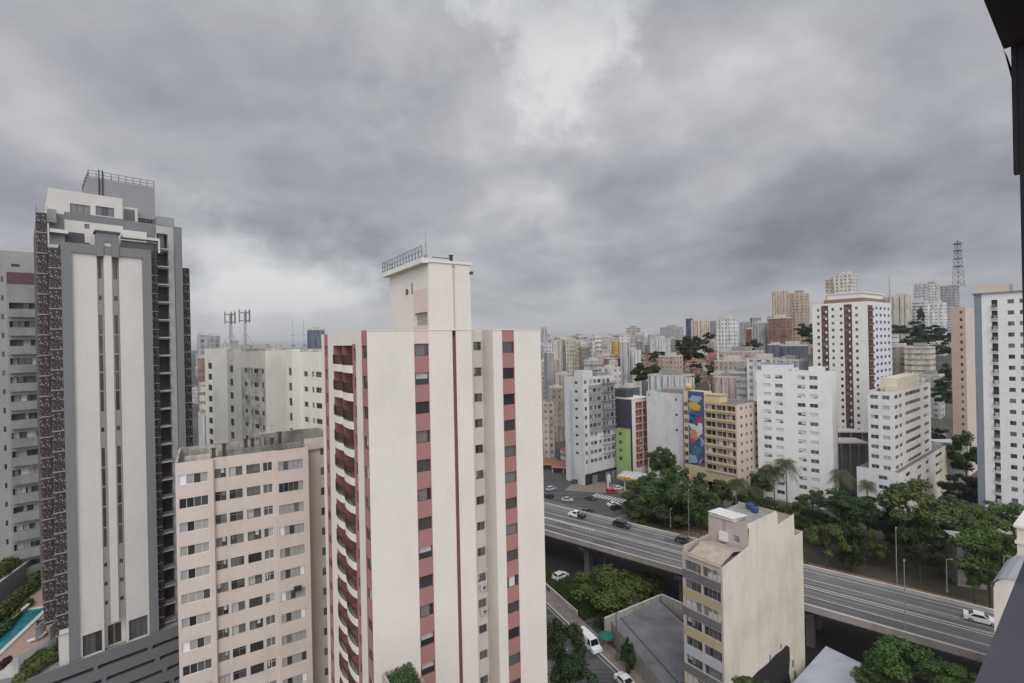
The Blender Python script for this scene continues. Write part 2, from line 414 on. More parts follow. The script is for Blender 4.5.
# ---------------------------------------------------------------- terrain
def axis(a): return sorted(set(a))
def make_terrain():
    ys = axis([-600, -200, -60, 0, 60, 120, 180, 205, 212]+[215+i*6 for i in range(60)]+[600+i*50 for i in range(20)]+[1700, 2200, 3000, 4500, 7000, 9000, 12000, 16000, 24000])
    xs = axis([-20000, -9000, -4000, -2200, -1400, -900, -600, -400]+[-300+i*12 for i in range(95)]+[900, 1100, 1400, 1800, 2400, 3500, 6000, 12000, 20000])
    m, t, b = new_mat('ground')
    n1_ = rng(t, mp_noise(t, (1, 1, 1), .02, 8), .42, .58); n2_ = rng(t, mp_noise(t, (1, 1, 1), .35, 6), .35, .7, 0, .6)
    c = mix_rgb(t, n1_, (.085, .08, .075), (.13, .115, .10)); c = mix_rgb(t, n2_, c, (.05, .05, .048))
    t.links.new(c, b.inputs['Base Color']); b.inputs['Roughness'].default_value = .95; b.inputs['Specular IOR Level'].default_value = .1
    me = bpy.data.meshes.new('ground'); nx = len(xs)
    me.from_pydata([(x, y, terrain(x, y)) for y in ys for x in xs], [], [(j*nx+i, j*nx+i+1, (j+1)*nx+i+1, (j+1)*nx+i) for j in range(len(ys)-1) for i in range(nx-1)])
    me.materials.append(m); o = link('ground', me); o['kind'] = 'structure'
make_terrain()

# ---------------------------------------------------------------- the viewer's own window surround
t_ = thing('window_surround', 'dark sill, lintel and shade-coloured jamb of the window the view is seen from', 'window surround', (0, 0, CH), rad(39))
dk = plain('charcoal_render', (.17, .17, .19), .85, var=.3, scale=6, spec=.2); bk = plain('shade_black_jamb', (.018, .018, .02), .6)  # the jamb's black carries the lintel's shade in its base colour
mb = MB(); mb.box(-.6, 3.2, -1.6, .216, -1.15, -.805, dk); mb.build('sill', t_)
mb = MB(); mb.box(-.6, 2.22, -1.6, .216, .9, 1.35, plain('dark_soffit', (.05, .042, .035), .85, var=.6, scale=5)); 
for i in range(5):                                                # the rounded end of the lintel
    a0, a1 = math.pi/2*i/5, math.pi/2*(i+1)/5
    mb.poly([(2.22+.0, .216, .9), (2.22+.16*math.sin(a0), .216-.02*i/5, .9-.16+.16*math.cos(a0)), (2.22+.16*math.sin(a1), .216-.02*(i+1)/5, .9-.16+.16*math.cos(a1))], bk)
mb.build('lintel', t_)
mb = MB(); mb.box(2.221, 2.75, -1.6, .186, -.804, 1.35, bk); mb.box(2.222, 2.26, .187, .2, .5, 1.34, bk); mb.build('jamb', t_)

# ---------------------------------------------------------------- cream tower with red stripes
CREAM = wall_mat((.66, .61, .55), .2); CREAM2 = wall_mat((.66, .61, .54), .4); RED = wall_mat((.335, .165, .15), .3); PEACH = wall_mat((.60, .49, .43), .25); REDD = wall_mat((.25, .125, .115), .3)
fa = Frame(367, 47.0, 33)
W_, D_A = fa.sx(540.5), fa.sy(321.5)
A = Bld('apartment_tower', 'tall cream apartment tower with red window stripes and a side of curved balconies', 'apartment tower', fa, 0)
ZT = zat(367, 330, 47.0); PIT = 2.96
s = {k: fa.sx(k) for k in (414, 428.7, 430, 452.4, 455.9, 471.7, 493, 502, 514)}
nfl = 19
tops = [ZT-1.42-i*PIT for i in range(nfl)]
red_r = [(z-1.25, z) for z in tops]
A.face((0, 0), 0, s[471.7], 0, ZT, CREAM,
       grid([(s[414]+.06, s[428.7]-.06)], red_r, 1, 'dark_d_n'),
       [(s[414], s[428.7], 0, tops[0], RED), (s[414], s[428.7], tops[0], ZT, PEACH)],
       [(s[452.4], s[455.9], 0, ZT-.02, .35, REDD)], depth=.22, split=True, seed=1, rev=RED)
yb = 2.5
sb0, sb1 = s[471.7], s[493]
w0, w1 = fa.sx(473.2, yb)-sb0, fa.sx(481.2, yb)-sb0
small = [(ZT-1.35-1.0-i*PIT, ZT-1.35-i*PIT) for i in range(nfl)]
A.face((sb0, yb), 0, sb1-sb0, 0, ZT, CREAM2, grid([(w0, w1)], small, 2, 'dark_g_n'), split=True, seed=2)
A.face((sb1, yb), -90, yb, 0, ZT, CREAM2)
A.face((sb0, 0), 90, yb, 0, ZT, CREAM)
A.face((sb1, 0), 0, W_-sb1, 0, ZT, CREAM, grid([(s[502]-sb1+.05, s[514]-sb1-.05)], red_r, 1, 'dark_d_n'), [(s[502]-sb1, s[514]-sb1, 0, ZT, RED)], depth=.22, split=True, seed=3, rev=RED)
A.face((W_, 0), 90, D_A, 0, ZT, CREAM); A.face((W_, D_A), 180, W_, 0, ZT, CREAM)
# balcony side
Lp = lambda px: D_A-fa.sy(px)
r1a, r1b = Lp(367.0), Lp(361.5); bl0, bl1 = Lp(333.2), Lp(352.2); sd = Lp(355.6); r2a, r2b = Lp(324.3), Lp(327.8)
btops = [ZT-1.5-i*PIT for i in range(nfl)]
A.face((0, D_A), -90, D_A, 0, ZT, CREAM,
       grid([(r1b+.1, r1a-.1)], [(z-1.25, z) for z in btops], 1, 'dark_d_n')+grid([(r2a+.1, r2b-.1)], [(z-1.2, z) for z in btops], 1, 'dark_d_n')+grid([(bl1+.35, sd-.1)], [(z-1.5, z-.25) for z in btops], 1, 'dark_d_n'),
       [(r1b, r1a, 0, ZT, RED), (r2a, r2b, 0, ZT, RED), (bl1, sd, 0, btops[0]+.2, RED)],
       [(bl0, bl1, z-2.35, z+.05, 1.0, REDD) for z in btops], depth=.2, split=True, seed=4, rev=RED)
def balcony_pair(z, i):
    """two bow-fronted slabs with bar railings and the loggia's doors behind"""
    mid = (bl0+bl1)/2; R = random.Random(i)
    for a, b in ((bl0, mid), (mid, bl1)):
        m = MB(); n = 8; out = .32
        pts = [(a+(b-a)*k/n, -out*math.sin(math.pi*k/n)**.6 if 0 < k < n else 0.0) for k in range(n+1)]
        tr = lambda p: (p[1], D_A-p[0])                            # facade (s, outward) to building axes
        m.prism([tr(p) for p in pts]+[tr((b, .02)), tr((a, .02))], z-2.88, z-2.06, CREAM2)
        bal = m.build('balcony', A.root)
        r = MB(); zt = z-1.02
        for k in range(n):
            p, q = tr(pts[k]), tr(pts[k+1]); r.tube((*p, zt), (*q, zt), .035, DARKM, n=4)
            r.tube((*p, z-1.98), (*q, z-1.98), .03, DARKM, n=4)
            for j in range(3):
                x, y = p[0]+(q[0]-p[0])*j/3, p[1]+(q[1]-p[1])*j/3; r.tube((x, y, z-2.06), (x, y, zt), .02, DARKM, n=4, cap=False)
        r.build('railing', bal)
        d = MB(); c = (a+b)/2; X = .96
        d.box(X-.04, X+.02, D_A-c-1.0, D_A-c+1.0, z-2.32, z-.1, FR_D); d.box(X-.06, X-.041, D_A-c-.92, D_A-c-.04, z-2.25, z-.2, R.choice((GLASS, GLASS, GLASS2, CURT))); d.box(X-.06, X-.041, D_A-c+.04, D_A-c+.92, z-2.25, z-.2, GLASS)
        d.build('balcony_door', bal)
    p = MB(); p.box(.02, .94, D_A-mid-.06, D_A-mid+.06, z-2.33, z+.04, REDD); p.build('balcony_partition', A.root)
for i, z in enumerate(btops[:16]): balcony_pair(z-.0, i)
# roof slab and lift core
A.b.poly([(0, yb, ZT-.4), (W_, yb, ZT-.4), (W_, D_A, ZT-.4), (0, D_A, ZT-.4)], ROOFM); A.b.poly([(0, 0, ZT-.4), (s[471.7], 0, ZT-.4), (s[471.7], yb, ZT-.4), (0, yb, ZT-.4)], ROOFM); A.b.poly([(s[493], 0, ZT-.4), (W_, 0, ZT-.4), (W_, yb, ZT-.4), (s[493], yb, ZT-.4)], ROOFM)
for q in ((-.05, s[471.7]+.02, -.05, .22), (s[493]-.02, W_+.05, -.05, .22), (-.05, W_+.05, D_A-.22, D_A+.05)): A.b.box(q[0], q[1], q[2], q[3], ZT-.08, ZT+.03, CREAM2)
c0, c1 = s[430], s[471.7]; dc = fa.sy((390, 300), c0); ZC = fa.z(430, 262, c0, 0)
ca = Lp(0) if False else None
pl = lambda px: dc-fa.sy((px, 300), c0)
A.face((c0, dc), -90, dc, ZT, ZC, CREAM, zones=[(pl(413.4), pl(427.5), ZT, ZC-2.6, PEACH)], holes=[(pl(414.2), pl(427.0), ZT+.5, ZT+1.9, .3, plain('louvre_grey', (.33, .29, .26)))])
A.face((c0, 0), 0, c1-c0, ZT, ZC, CREAM); A.face((c1, 0), 90, dc, ZT, ZC, CREAM); A.face((c1, dc), 180, c1-c0, ZT, ZC, CREAM)
A.b.box(c0-.75, c0-.0, -.12, dc+.6, ZC-.12, ZC+.40, CREAM); A.b.box(c0, c1+.14, -.12, dc+.6, ZC, ZC+.28, CREAM)
A.b.poly([(c0, 0, ZC+.29), (c1, 0, ZC+.29), (c1, dc, ZC+.29), (c0, dc, ZC+.29)], ROOFM)
for sx_ in (pl(407.5), ):                                        # round vent on the lift house
    v = MB(); v.tube((c0-.12, dc-sx_, ZC-2.5), (c0+.02, dc-sx_, ZC-2.5), .32, DARKM, n=12); v.tube((c0-.15, dc-sx_, ZC-2.5), (c0-.121, dc-sx_, ZC-2.5), .2, STEEL, n=10); v.build('vent', A.root)
    v = MB(); v.box(c0-.08, c0-.01, dc-pl(412.6)-.05, dc-pl(412.6)+.05, ZC-2.9, ZC-1.7, DARKM); v.build('bracket', A.root)
v = MB()
def rail(m, p, q, z0, h, nb, mat, r=.035, diag=False):
    for k in range(nb+1):
        x, y = p[0]+(q[0]-p[0])*k/nb, p[1]+(q[1]-p[1])*k/nb; m.tube((x, y, z0), (x, y, z0+h), r, mat, n=4)
        if diag and k < nb:
            x2, y2 = p[0]+(q[0]-p[0])*(k+.5)/nb, p[1]+(q[1]-p[1])*(k+.5)/nb; m.tube((x, y, z0), (x2, y2, z0+h), r*.7, mat, n=4)
    for zz in (z0+h, z0+h*.55, z0+h*.15): m.tube((*p, zz), (*q, zz), r*.8, mat, n=4)
rail(v, (c0-.68, -.05), (c0-.68, dc+.5), ZC+.40, 1.25, 14, plain('blue_grey_railing', (.12, .13, .17)), diag=True)
rail(v, (c0-.68, dc+.5), (c1, dc+.5), ZC+.4, 1.2, 5, plain('blue_grey_railing', (.12, .13, .17)))
v.build('roof_railing', A.root)
v = MB(); v.tube((c0+.1, .8, ZC+.3), (c0+.1, .8, ZC+2.2), .06, STEEL); v.tube((c0+.1, .8, ZC+2.2), (c0+.1, .8, ZC+4.2), .03, STEEL, .012); v.box(c0-.05, c0+.25, .6, 1.0, ZC+.29, ZC+.9, STEEL); v.build('lightning_rod', A.root)
v = MB(); xx = fa.sx((453.2, 270)); v.tube((xx, -.06, ZT+.2), (xx, -.06, ZC-.3), .07, wall_mat((.5, .42, .37), .3)); v.box(xx-.14, xx+.14, -.16, -.001, ZC-.32, ZC-.1, STEEL); v.build('drain_pipe', A.root)
v = MB(); v.box(xx-.12, xx+.12, .3, .6, ZC+.29, ZC+.9, DARKM); v.box(xx-.2, xx+.2, .25, .65, ZC+.9, ZC+1.0, DARKM); v.tube((xx-2.2, .45, ZC+.62), (xx-.1, .45, ZC+.62), .04, DARKM); v.build('roof_lamp', A.root)
v = MB(); v.box(c1-.1, c1+.25, -.2, .1, ZC-1.0, ZC-.7, DARKM); v.build('floodlight', A.root)
def condenser(z):
    x = (fa.sx(473.6, yb)+fa.sx(481, yb))/2; v = MB(); wm = plain('aircon_white', (.6, .59, .56), .5); v.box(x-.42, x+.42, yb-.36, yb-.02, z, z+.62, wm)
    o = v.build('air_conditioner', A.root)
    v = MB(); v.tube((x+.06, yb-.385, z+.31), (x+.06, yb-.361, z+.31), .25, STEEL, n=12); v.tube((x+.06, yb-.4, z+.31), (x+.06, yb-.386, z+.31), .07, DARKM, n=8); v.build('fan_grille', o)
for py in (591, 615): condenser(fa.z(479, py, (sb0+sb1)/2, yb))
A.finish()

# planted terrace roof at the foot of the tower, in front
fp = Frame((411, 662), 43.0, 33); zp = zat(411, 662, 43.0)
t_ = thing('rooftop_planter', 'grey roof planter full of leaves in front of the red striped tower', 'planter', (fp.X, fp.Y, zp-1.2), fp.th)
mb = MB(); pw_, pd_ = 2.6, 5.0
for q in ((-pw_, 0, -.18, 0), (-pw_, -pw_+.18, -pd_, -.18), (-.18, 0, -pd_, -.18), (-pw_, 0, -pd_-.18, -pd_)): mb.box(*q, 0, 1.2, wall_mat((.36, .31, .27), .4))
mb.box(-pw_+.181, -.181, -pd_, -.181, 0, .8, plain('planter_soil', (.06, .045, .03), .95)); mb.build('trough', t_)
PLANTERS = [(t_, pw_, pd_)]
t_ = thing('terrace_building', 'low building carrying the leafy roof planter below the red striped tower', 'building', (fp.X, fp.Y, 0), fp.th)
mb = MB(); mb.box(-pw_-3, -.02, -pd_-6, -.02, 0, zp-1.203, CREAM2); mb.build('wall', t_)

# ---------------------------------------------------------------- beige slab block with rooftop chimneys
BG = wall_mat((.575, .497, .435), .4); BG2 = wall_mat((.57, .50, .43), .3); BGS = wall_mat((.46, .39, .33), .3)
fb = Frame((175, 462), 59.5, 32); zb_t = zat(175, 464, 59.5)
B = Bld('apartment_block', 'beige apartment block with bands of sliding windows and small chimneys on its flat roof', 'apartment block', fb, 0)
b1, b2, b3 = fb.sx((213, 455), 0), fb.sx((275.5, 450), .5), fb.sx((308, 444), 0)
DB = 11.0; nb = 13; ph = 2.92
cx = lambda px, y=0.0: fb.sx((px, 520), y)
rw = lambda h, off: rows(zb_t, nb, ph, h, off)
B.face((0, 0), 0, b1, 0, zb_t, BG, grid([(cx(179.5), cx(209))], rw(1.25, 1.45), 4, 'grey_w_p'), split=True, seed=11)
B.face((b1, 0), 90, .5, 0, zb_t, BG)
B.face((b1, .5), 0, b2-b1, 0, zb_t, BG, [(cx(a, .5)-b1, cx(b, .5)-b1, c, d, n, st) for (a, b, n, st) in ((215.5, 227, 2, 'dark_g_c'), (230, 243.5, 2, 'dark_g_c'), (247.5, 261, 2, 'dark_d_c'), (264, 273.5, 2, 'grey_w_c')) for c, d in rw(1.2, 1.4)], split=True, seed=12)
B.face((b2, .5), -90, .5, 0, zb_t, BG)
B.face((b2, 0), 0, b3-b2, 0, zb_t, BG, grid([(cx(279.5)-b2, cx(304)-b2)], rw(1.25, 1.45), 5, 'grey_g_p'), split=True, seed=13)
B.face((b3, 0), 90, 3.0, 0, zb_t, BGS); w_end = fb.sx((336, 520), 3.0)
B.face((b3, 3.0), 0, w_end-b3, 0, zb_t+.6, BG2, grid([(fb.sx((321.5, 520), 3)-b3, fb.sx((326, 520), 3)-b3)], rows(zb_t+.6, nb, ph, 1.2, 1.4), 1, 'grey_w_c'), split=True, seed=14)
B.face((0, DB), -90, DB, 0, zb_t, BG); B.face((w_end, 3), 90, DB-3, 0, zb_t, BG); B.face((w_end, DB), 180, w_end, 0, zb_t, BG)
par = lambda x0, x1, y0, y1, z0, z1, m: B.b.box(x0, x1, y0, y1, z0, z1, m)
CW = mildew_mat((.50, .465, .41)); GRN = mildew_mat((.28, .27, .235))
B.b.poly([(0, .02, zb_t-.9), (w_end, 3.02, zb_t-.9), (w_end, DB, zb_t-.9), (0, DB, zb_t-.9)], ROOFM)
par(.0, b1, .02, .2, zb_t-.9, zb_t+.04, BG); par(b1, b2, .51, .7, zb_t-.9, zb_t+.03, BG); par(b2, b3, .02, .2, zb_t-.9, zb_t+.04, BG)
par(0, .2, .21, DB, zb_t-.9, zb_t+.04, CW); par(.21, w_end, DB-.2, DB, zb_t-.9, zb_t+.1, CW); par(b3-.2, b3, .21, 3, zb_t-.9, zb_t+.02, CW)
par(b3, w_end, 3.02, 3.25, zb_t-.9, zb_t+.65, CW)
par(.9, b1-.3, 2.2, 2.4, zb_t-.9, zb_t+.35, CW); par(1.2, b1+1.2, 7.2, 7.45, zb_t-.9, zb_t+.5, CW)
par(b1+.6, b2+1.0, 4.6, 4.85, zb_t-.9, zb_t+.1, GRN); par(b2-1.2, w_end-.6, 9.7, 10.0, zb_t-.9, zb_t+1.0, GRN); par(b2-1.2, b2-.95, 5.4, 9.69, zb_t-.9, zb_t+.95, GRN); par(w_end-.9, w_end-.6, 5.4, 9.69, zb_t-.9, zb_t+.95, GRN); par(b2-.9, w_end-1, 5.5, 5.75, zb_t-.9, zb_t-.1, GRN); par(b2-1.25, w_end-.55, 9.65, 10.05, zb_t+1.0, zb_t+1.1, CW)
B.finish(cap=98)
for (px, y, h) in ((213.5, 2.3, 1.0), (224, 4.7, 1.0), (245.7, 5.0, 1.3), (252.5, 5.0, 1.25), (272, 5.2, 1.0), (280, 6.2, 1.6)):
    x = fb.sx((px, 445), y); v = MB(); cm = plain('sooty_chimney', (.07, .055, .045), .9)
    v.box(x-.22, x+.22, y-.22, y+.22, zb_t-.9, zb_t-.1+h, cm); v.box(x-.3, x+.3, y-.3, y+.3, zb_t-.1+h, zb_t+h, cm); v.build('chimney', B.root)
v = MB(); x = fb.sx((272, 440), 6.0); v.tube((x, 6, zb_t-.9), (x, 6, zb_t+3.0), .03, STEEL); v.tube((x-.5, 6, zb_t+2.6), (x+.5, 6, zb_t+2.6), .02, STEEL); v.build('antenna', B.root)
v = MB(); x = fb.sx((298, 620), 0); zz = fb.z(298, 601, 8, 0); v.box(x-.45, x+.45, -.4, -.01, zz, zz+.6, DARKM); v.build('air_conditioner', B.root)

# ---------------------------------------------------------------- grey and white modern tower on a parking podium
JW = wall_mat((.57, .545, .50), .22); JG = wall_mat((.185, .187, .185), .12); JGD = wall_mat((.085, .085, .085), .12); JB = wall_mat((.43, .405, .37), .2); JGM = wall_mat((.27, .27, .275), .2)
def screen_mat():
    m, t, b = new_mat('perforated_screen')
    v = nd(t, 'ShaderNodeTexVoronoi'); v.inputs['Scale'].default_value = 3.4; tcn = nd(t, 'ShaderNodeTexCoord'); t.links.new(tcn.outputs['Object'], v.inputs['Vector'])
    k = rng(t, v.outputs['Distance'], .22, .30, 1, 0); n_ = rng(t, mp_noise(t, (1, 1, 1), 1.6, 3), .44, .54, 0, 1)
    mu = nd(t, 'ShaderNodeMath', operation='MULTIPLY'); t.links.new(k, mu.inputs[0]); t.links.new(n_, mu.inputs[1])
    n2_ = rng(t, mp_noise(t, (1, 1, 1), 6.0, 4), .4, .6, 0, 1)
    base = mix_rgb(t, n2_, (.012, .008, .008), (.060, .036, .034)); t.links.new(mix_rgb(t, mu.outputs[0], base, (.42, .38, .36)), b.inputs['Base Color']); b.inputs['Roughness'].default_value = .7
    return m
SCR = screen_mat()
fj = Frame(38.3, 69.0, 45); zpod = zat(79, 655, 72.4)
J = Bld('residential_tower', 'tall modern tower with white panels, grey frame and dark perforated balcony screens', 'residential tower', fj, zpod)
js = {k: fj.sx(k) for k in (50, 62.5, 73, 98, 104, 113.5, 120, 143, 152, 160, 168, 178, 185, 190.5)}
zj = lambda px, py, y=0.0: fj.z(px, py, fj.sx(px, y), y)
Zl, Zm, Zw = zj(40, 212), zj(68, 243), zj(85, 254)
Zr = zj(108, 234); DJ = 17.0; FP = 2.9
# body behind everything
zlb = zj(42, 615); zlc = zj(60, 628, -.8)
J.face((.02, .8), 0, js[50], zlb, Zl-1.0, JGD); J.face((0, DJ), -90, DJ-.8, zlb, Zl-1.0, JGD); J.b.box(1.2, js[62.5], 4.5, DJ-.2, 0, zlb-zpod+.5, JGD)
J.b.poly([(.02, .8, zlb-zpod), (js[62.5], .8, zlb-zpod), (js[62.5], DJ, zlb-zpod), (.02, DJ, zlb-zpod)], JGD)
def fr_box(a, b, y0, y1, z0, z1, m): J.b.box(a, b, y0, y1, z0-zpod, z1-zpod, m)
fr_box(js[62.5], js[73], -1.0, 3, zpod, Zm, JG); fr_box(js[143], js[152], -1.0, 3, zpod, Zm-.02, JG)
fr_box(js[73], js[143], -.98, 3, Zw, Zm-.01, JG)
wd = grid([(js[73]+.35-js[73], js[98]-.25-js[73])], [(zpod+.2, zpod+3.4)], 3, 'dark_d_n')
J.face((js[73], -.7), 0, js[98]-js[73], zpod, Zw, JW, wd, depth=.5); J.face((js[120], -.7), 0, js[143]-js[120], zpod, Zw, JW, grid([(.3, js[143]-js[120]-.2)], [(zpod+.2, zpod+3.4)], 3, 'dark_d_n'), depth=.5)
J.face((js[98], -.7), 90, 1.1, zpod, Zw, JW); J.face((js[120], .4), -90, 1.1, zpod, Zw, JW)
wl = lambda px: fj.sx(px, .4)-js[98]
strips = []
for (p0, p1) in ((271, 281), (366, 370)): strips.append((zj(101, p1, .4), zj(101, p0, .4)))
longs = [(315, 334.5), (335.5, 353.5), (354.5, 371.5), (372.5, 390.5), (391.5, 411.5)]
wins = []
for (a, b) in ((99.2, 103.2), (114.6, 119)):
    zz = lambda p: zj(101, p, .4)
    for (p0, p1) in ((258.5, 278.5), (295.5, 300), (315, 334), (335.5, 353.5), (355, 371.5), (373, 390.5), (392, 411.5), (427.5, 432), (448, 467), (468.5, 486), (487.5, 506), (507.5, 527), (528.5, 547), (563, 567), (582, 586), (601, 605)):
        wins.append((wl(a)+.05, wl(b)-.05, zz(p1), zz(p0), 1, 'grey_d_n'))
J.face((js[98], .4), 0, js[120]-js[98], zpod, Zr, JW, wins+[(.5, js[120]-js[98]-.5, zpod+.2, zpod+3.2, 3, 'dark_d_n')], depth=.15, split=True, seed=21)
fr_box(js[98], js[104]+.1, -1.1, 1.2, zj(101, 257), Zr, JG); fr_box(js[113.5]-.1, js[120], -1.1, 1.2, zj(101, 257), Zr-.02, JG); fr_box(js[104]+.1, js[113.5]-.1, -1.12, 1.2, zj(108, 243), Zr-.01, JG)
fr_box(js[98]-.2, js[120]+.2, -1.3, 1.4, Zr, Zr+.25, JGD)
fr_box(js[104]+.1, js[113.5]-.1, -.9, .38, zpod+4, zj(108, 243), JW)
# screens, one per floor and bay
def screen(a, b, y, z0, z1):
    m = MB(); m.box(0, b-a, -.08, 0, .14, z1-z0, SCR); m.box(-.03, b-a+.03, -.16, .7, 0, .139, JGM); m.build('balcony_screen', J.root, loc=(a, y, z0-zpod))
k = 0; z = Zl
while z-FP > zlb-1.5: screen(.0, js[50]-.05, .0, z-FP, z-.02); z -= FP
z = zj(56, 248, -.8)
while z-FP > zlc-1.6: screen(js[50]+.0, js[62.5]-.03, -.8, z-FP, z-.02); z -= FP
fr_box(js[50], js[62.5]-.03, -.6, .79, zlc, zj(56, 248), JGD)
fr_box(js[50]+.3, js[62.5]-.01, -.9, 1.5, zpod, zlc-.05, JW)
z = zj(156, 258, .6)
while z > zpod+1: screen(js[152]+.03, js[160]-.05, .6, z-FP, z-.02); z -= FP
z = zj(188, 268, 3.0)
while z > zpod+1: screen(js[185]+.03, fj.sx(191, 3.0), 3.0, z-FP, z-.02); z -= FP
# right-hand side: loggias, beige wall, grey fin
fr_box(js[152]+.02, js[190.5], 3.1, DJ, zpod, zj(188, 270), JGD); fr_box(js[152]+.02, js[160], .61, 3, zpod, zj(156, 250), JGD)
zb0 = zj(164, 232, 1.4); nfl_j = 24
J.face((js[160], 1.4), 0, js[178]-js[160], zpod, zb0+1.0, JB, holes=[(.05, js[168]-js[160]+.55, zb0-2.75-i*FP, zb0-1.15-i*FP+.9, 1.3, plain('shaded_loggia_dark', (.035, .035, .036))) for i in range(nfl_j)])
for i in range(nfl_j):
    m = MB(); a, b = js[160]+.05, js[168]+.55; z0 = zb0-2.95-i*FP-zpod
    if z0 < 0: break
    m.box(a, b, .75, 1.39, z0, z0+.2, JB); bal = m.build('balcony', J.root)
    m = MB(); rail(m, (a+.03, .8), (b-.03, .8), z0+.2, .95, 6, DARKM, .025); m.build('railing', bal)
fr_box(js[178], js[185], .6, DJ, zpod, zj(181, 227, .6), JG)
fr_box(js[62.5], js[160], 3.01, DJ, zpod, Zm+.2, JGD)
sxp = lambda px, y=0.0: fj.sx((px, 205), y)
zj = lambda px, py, y=0.0: fj.z(px, py, fj.sx((px, py), y), y)
# stepped penthouse
y1 = 2.2; zA0, zA1 = zj(60, 223, y1), zj(48.5, 187.5, y1)
pa, pb = sxp(48.5, y1), sxp(122.5, y1)
J.face((pa, y1), 0, pb-pa, Zm, zA1, JW, [(sxp(70, y1)-pa, sxp(90, y1)-pa, zj(80, 214, y1), zj(80, 204.5, y1), 3, 'dark_d_n'), (sxp(95.5, y1)-pa, sxp(114, y1)-pa, zj(105, 216, y1), zj(105, 207, y1), 3, 'dark_d_n'),
        (sxp(84, y1)-pa, sxp(89, y1)-pa, zj(86, 228.5, y1), zj(86, 224, y1), 1, 'dark_d_n'), (sxp(84, y1)-pa, sxp(89, y1)-pa, zj(86, 246.5, y1), zj(86, 242.5, y1), 1, 'dark_d_n')],
       [(0, sxp(64, y1)-pa, zj(52, 231, y1), zj(52, 213, y1), JG), (sxp(64, y1)-pa, pb-pa, zj(95, 223, y1), zj(95, 215.5, y1), JG), (sxp(64, y1)-pa, sxp(84, y1)-pa, Zm, zj(70, 232, y1), JGD)], seed=22)
J.face((pa, DJ), -90, DJ-y1, Zl-1.0, zA1, JW)
fr_box(pa+.02, pb, y1+.6, DJ, zA1-.6, zA1-.5, ROOFM)
fr_box(pa-.0, sxp(64, y1)+.3, y1-2.2, y1-.01, zj(56, 233, .5), zj(56, 229.5, .5), JW); 
fr_box(sxp(122.6, y1), sxp(163, y1), y1+.01, DJ-.1, Zm, zj(140, 222, y1), JG)
fr_box(sxp(120, 1.9), sxp(146, 1.9), 1.9, y1, zj(130, 241, 1.9), zj(130, 230.5, 1.9), JW)
fr_box(sxp(121, -.5), sxp(158.5, -.5), -.9, .7, zj(150, 240.5, -.5), zj(150, 238, -.5), JW); fr_box(sxp(157, -.5), sxp(158.6, -.5), -.91, -.6, Zm-.3, zj(150, 240.5, -.5), JW)
fr_box(sxp(121, 1), sxp(156, 1), 1.0, 1.85, Zm-.2, zj(150, 243, 1), GLASS2)
y2 = 5.5; zG = zj(120, 182, y2)
fr_box(sxp(88.5, y2), sxp(155, y2), y2, DJ-.5, zA1-2, zG, JGM)
y3 = 4.2
fr_box(sxp(122.8, y3), sxp(137.5, y3), y3, y2-.01, zj(130, 222, y3), zj(130, 207.5, y3), JW); fr_box(sxp(124, y3), sxp(134.5, y3), y3-.05, y3-.01, zj(130, 222, y3), zj(130, 209.5, y3), GLASS2)
y4 = 3.0; fr_box(sxp(156.5, y4), sxp(174, y4), y4, DJ-2, zb0, zj(165, 217, y4), JGM); fr_box(sxp(157, y4), sxp(173.5, y4), y4-.9, y4-.85, zj(165, 232, y4), zj(165, 227, y4), GLASS2)
m = MB(); rail(m, (sxp(89, y2), y2+.1), (sxp(154.5, y2), y2+.1), zG-zpod, 1.1, 9, DARKM, .05); rail(m, (sxp(89, y2), y2+.1), (sxp(89, y2), DJ-.6), zG-zpod, 1.1, 5, DARKM, .05); m.build('roof_railing', J.root)
m = MB(); rail(m, (.1, .1), (js[50], .1), Zl-zpod, 1.0, 3, STEEL, .04); rail(m, (.1, .1), (.1, 4), Zl-zpod, 1.0, 3, STEEL, .04); m.box(1.2, 2.2, 1, 2, Zl-1-zpod, Zl+.9-zpod, JGM); m.build('terrace_railing', J.root)
m = MB()
for px in (99.5, 103): m.tube((sxp(px, y2-.1), y2-.1, zA1-zpod-.5), (sxp(px, y2-.1), y2-.1, zG-zpod+1.4), .09, DARKM)
m.build('service_pipe', J.root)
m = MB(); rail(m, (sxp(138, y3), y3), (sxp(155, y3), y3), zj(145, 222, y3)-zpod, 1.1, 6, STEEL, .03); m.build('glass_balustrade', J.root)
J.finish(cap=96)

# parking podium, pool terrace
P_ = Bld('parking_podium', 'dark grey parking podium with long ventilation slots under the modern tower', 'parking podium', Frame(38.3, 69.0, 45), 0)
pz = zpod+.55; PX0, PX1 = -26.0, fj.sx(192)+6; PY = -1.9
JGP = wall_mat((.15, .152, .155), .2)
slots = []
for r_ in range(4):
    zt = zpod-1.1-r_*2.15
    for (a, b) in ((js[50]+.4, js[98]-.2), (js[98]+.3, js[152]-.4), (js[152]+.2, js[178]+.3)):
        a += .9*r_ - 1.2; b += .9*r_ - 1.2; slots.append((a-PX0, b-PX0, zt-.62, zt, 1.2, plain('dark_garage_interior', (.012, .012, .013))))
P_.face((PX0, PY), 0, PX1-PX0, 0, pz, JGP, holes=slots, depth=.5)
P_.face((PX0, 24), -90, 24-PY, 0, zpod, JGP); P_.face((PX1, PY), 90, 24-PY, 0, pz, JGP)
P_.b.poly([(PX0, PY+.25, zpod-.02), (PX1, PY+.25, zpod-.02), (PX1, 24, zpod-.02), (PX0, 24, zpod-.02)], plain('terrace_paving', (.25, .24, .225), .9, scale=2)); P_.b.box(PX0, PX1, PY+.001, PY+.25, zpod-.6, pz+.01, JGP)
P_.finish()
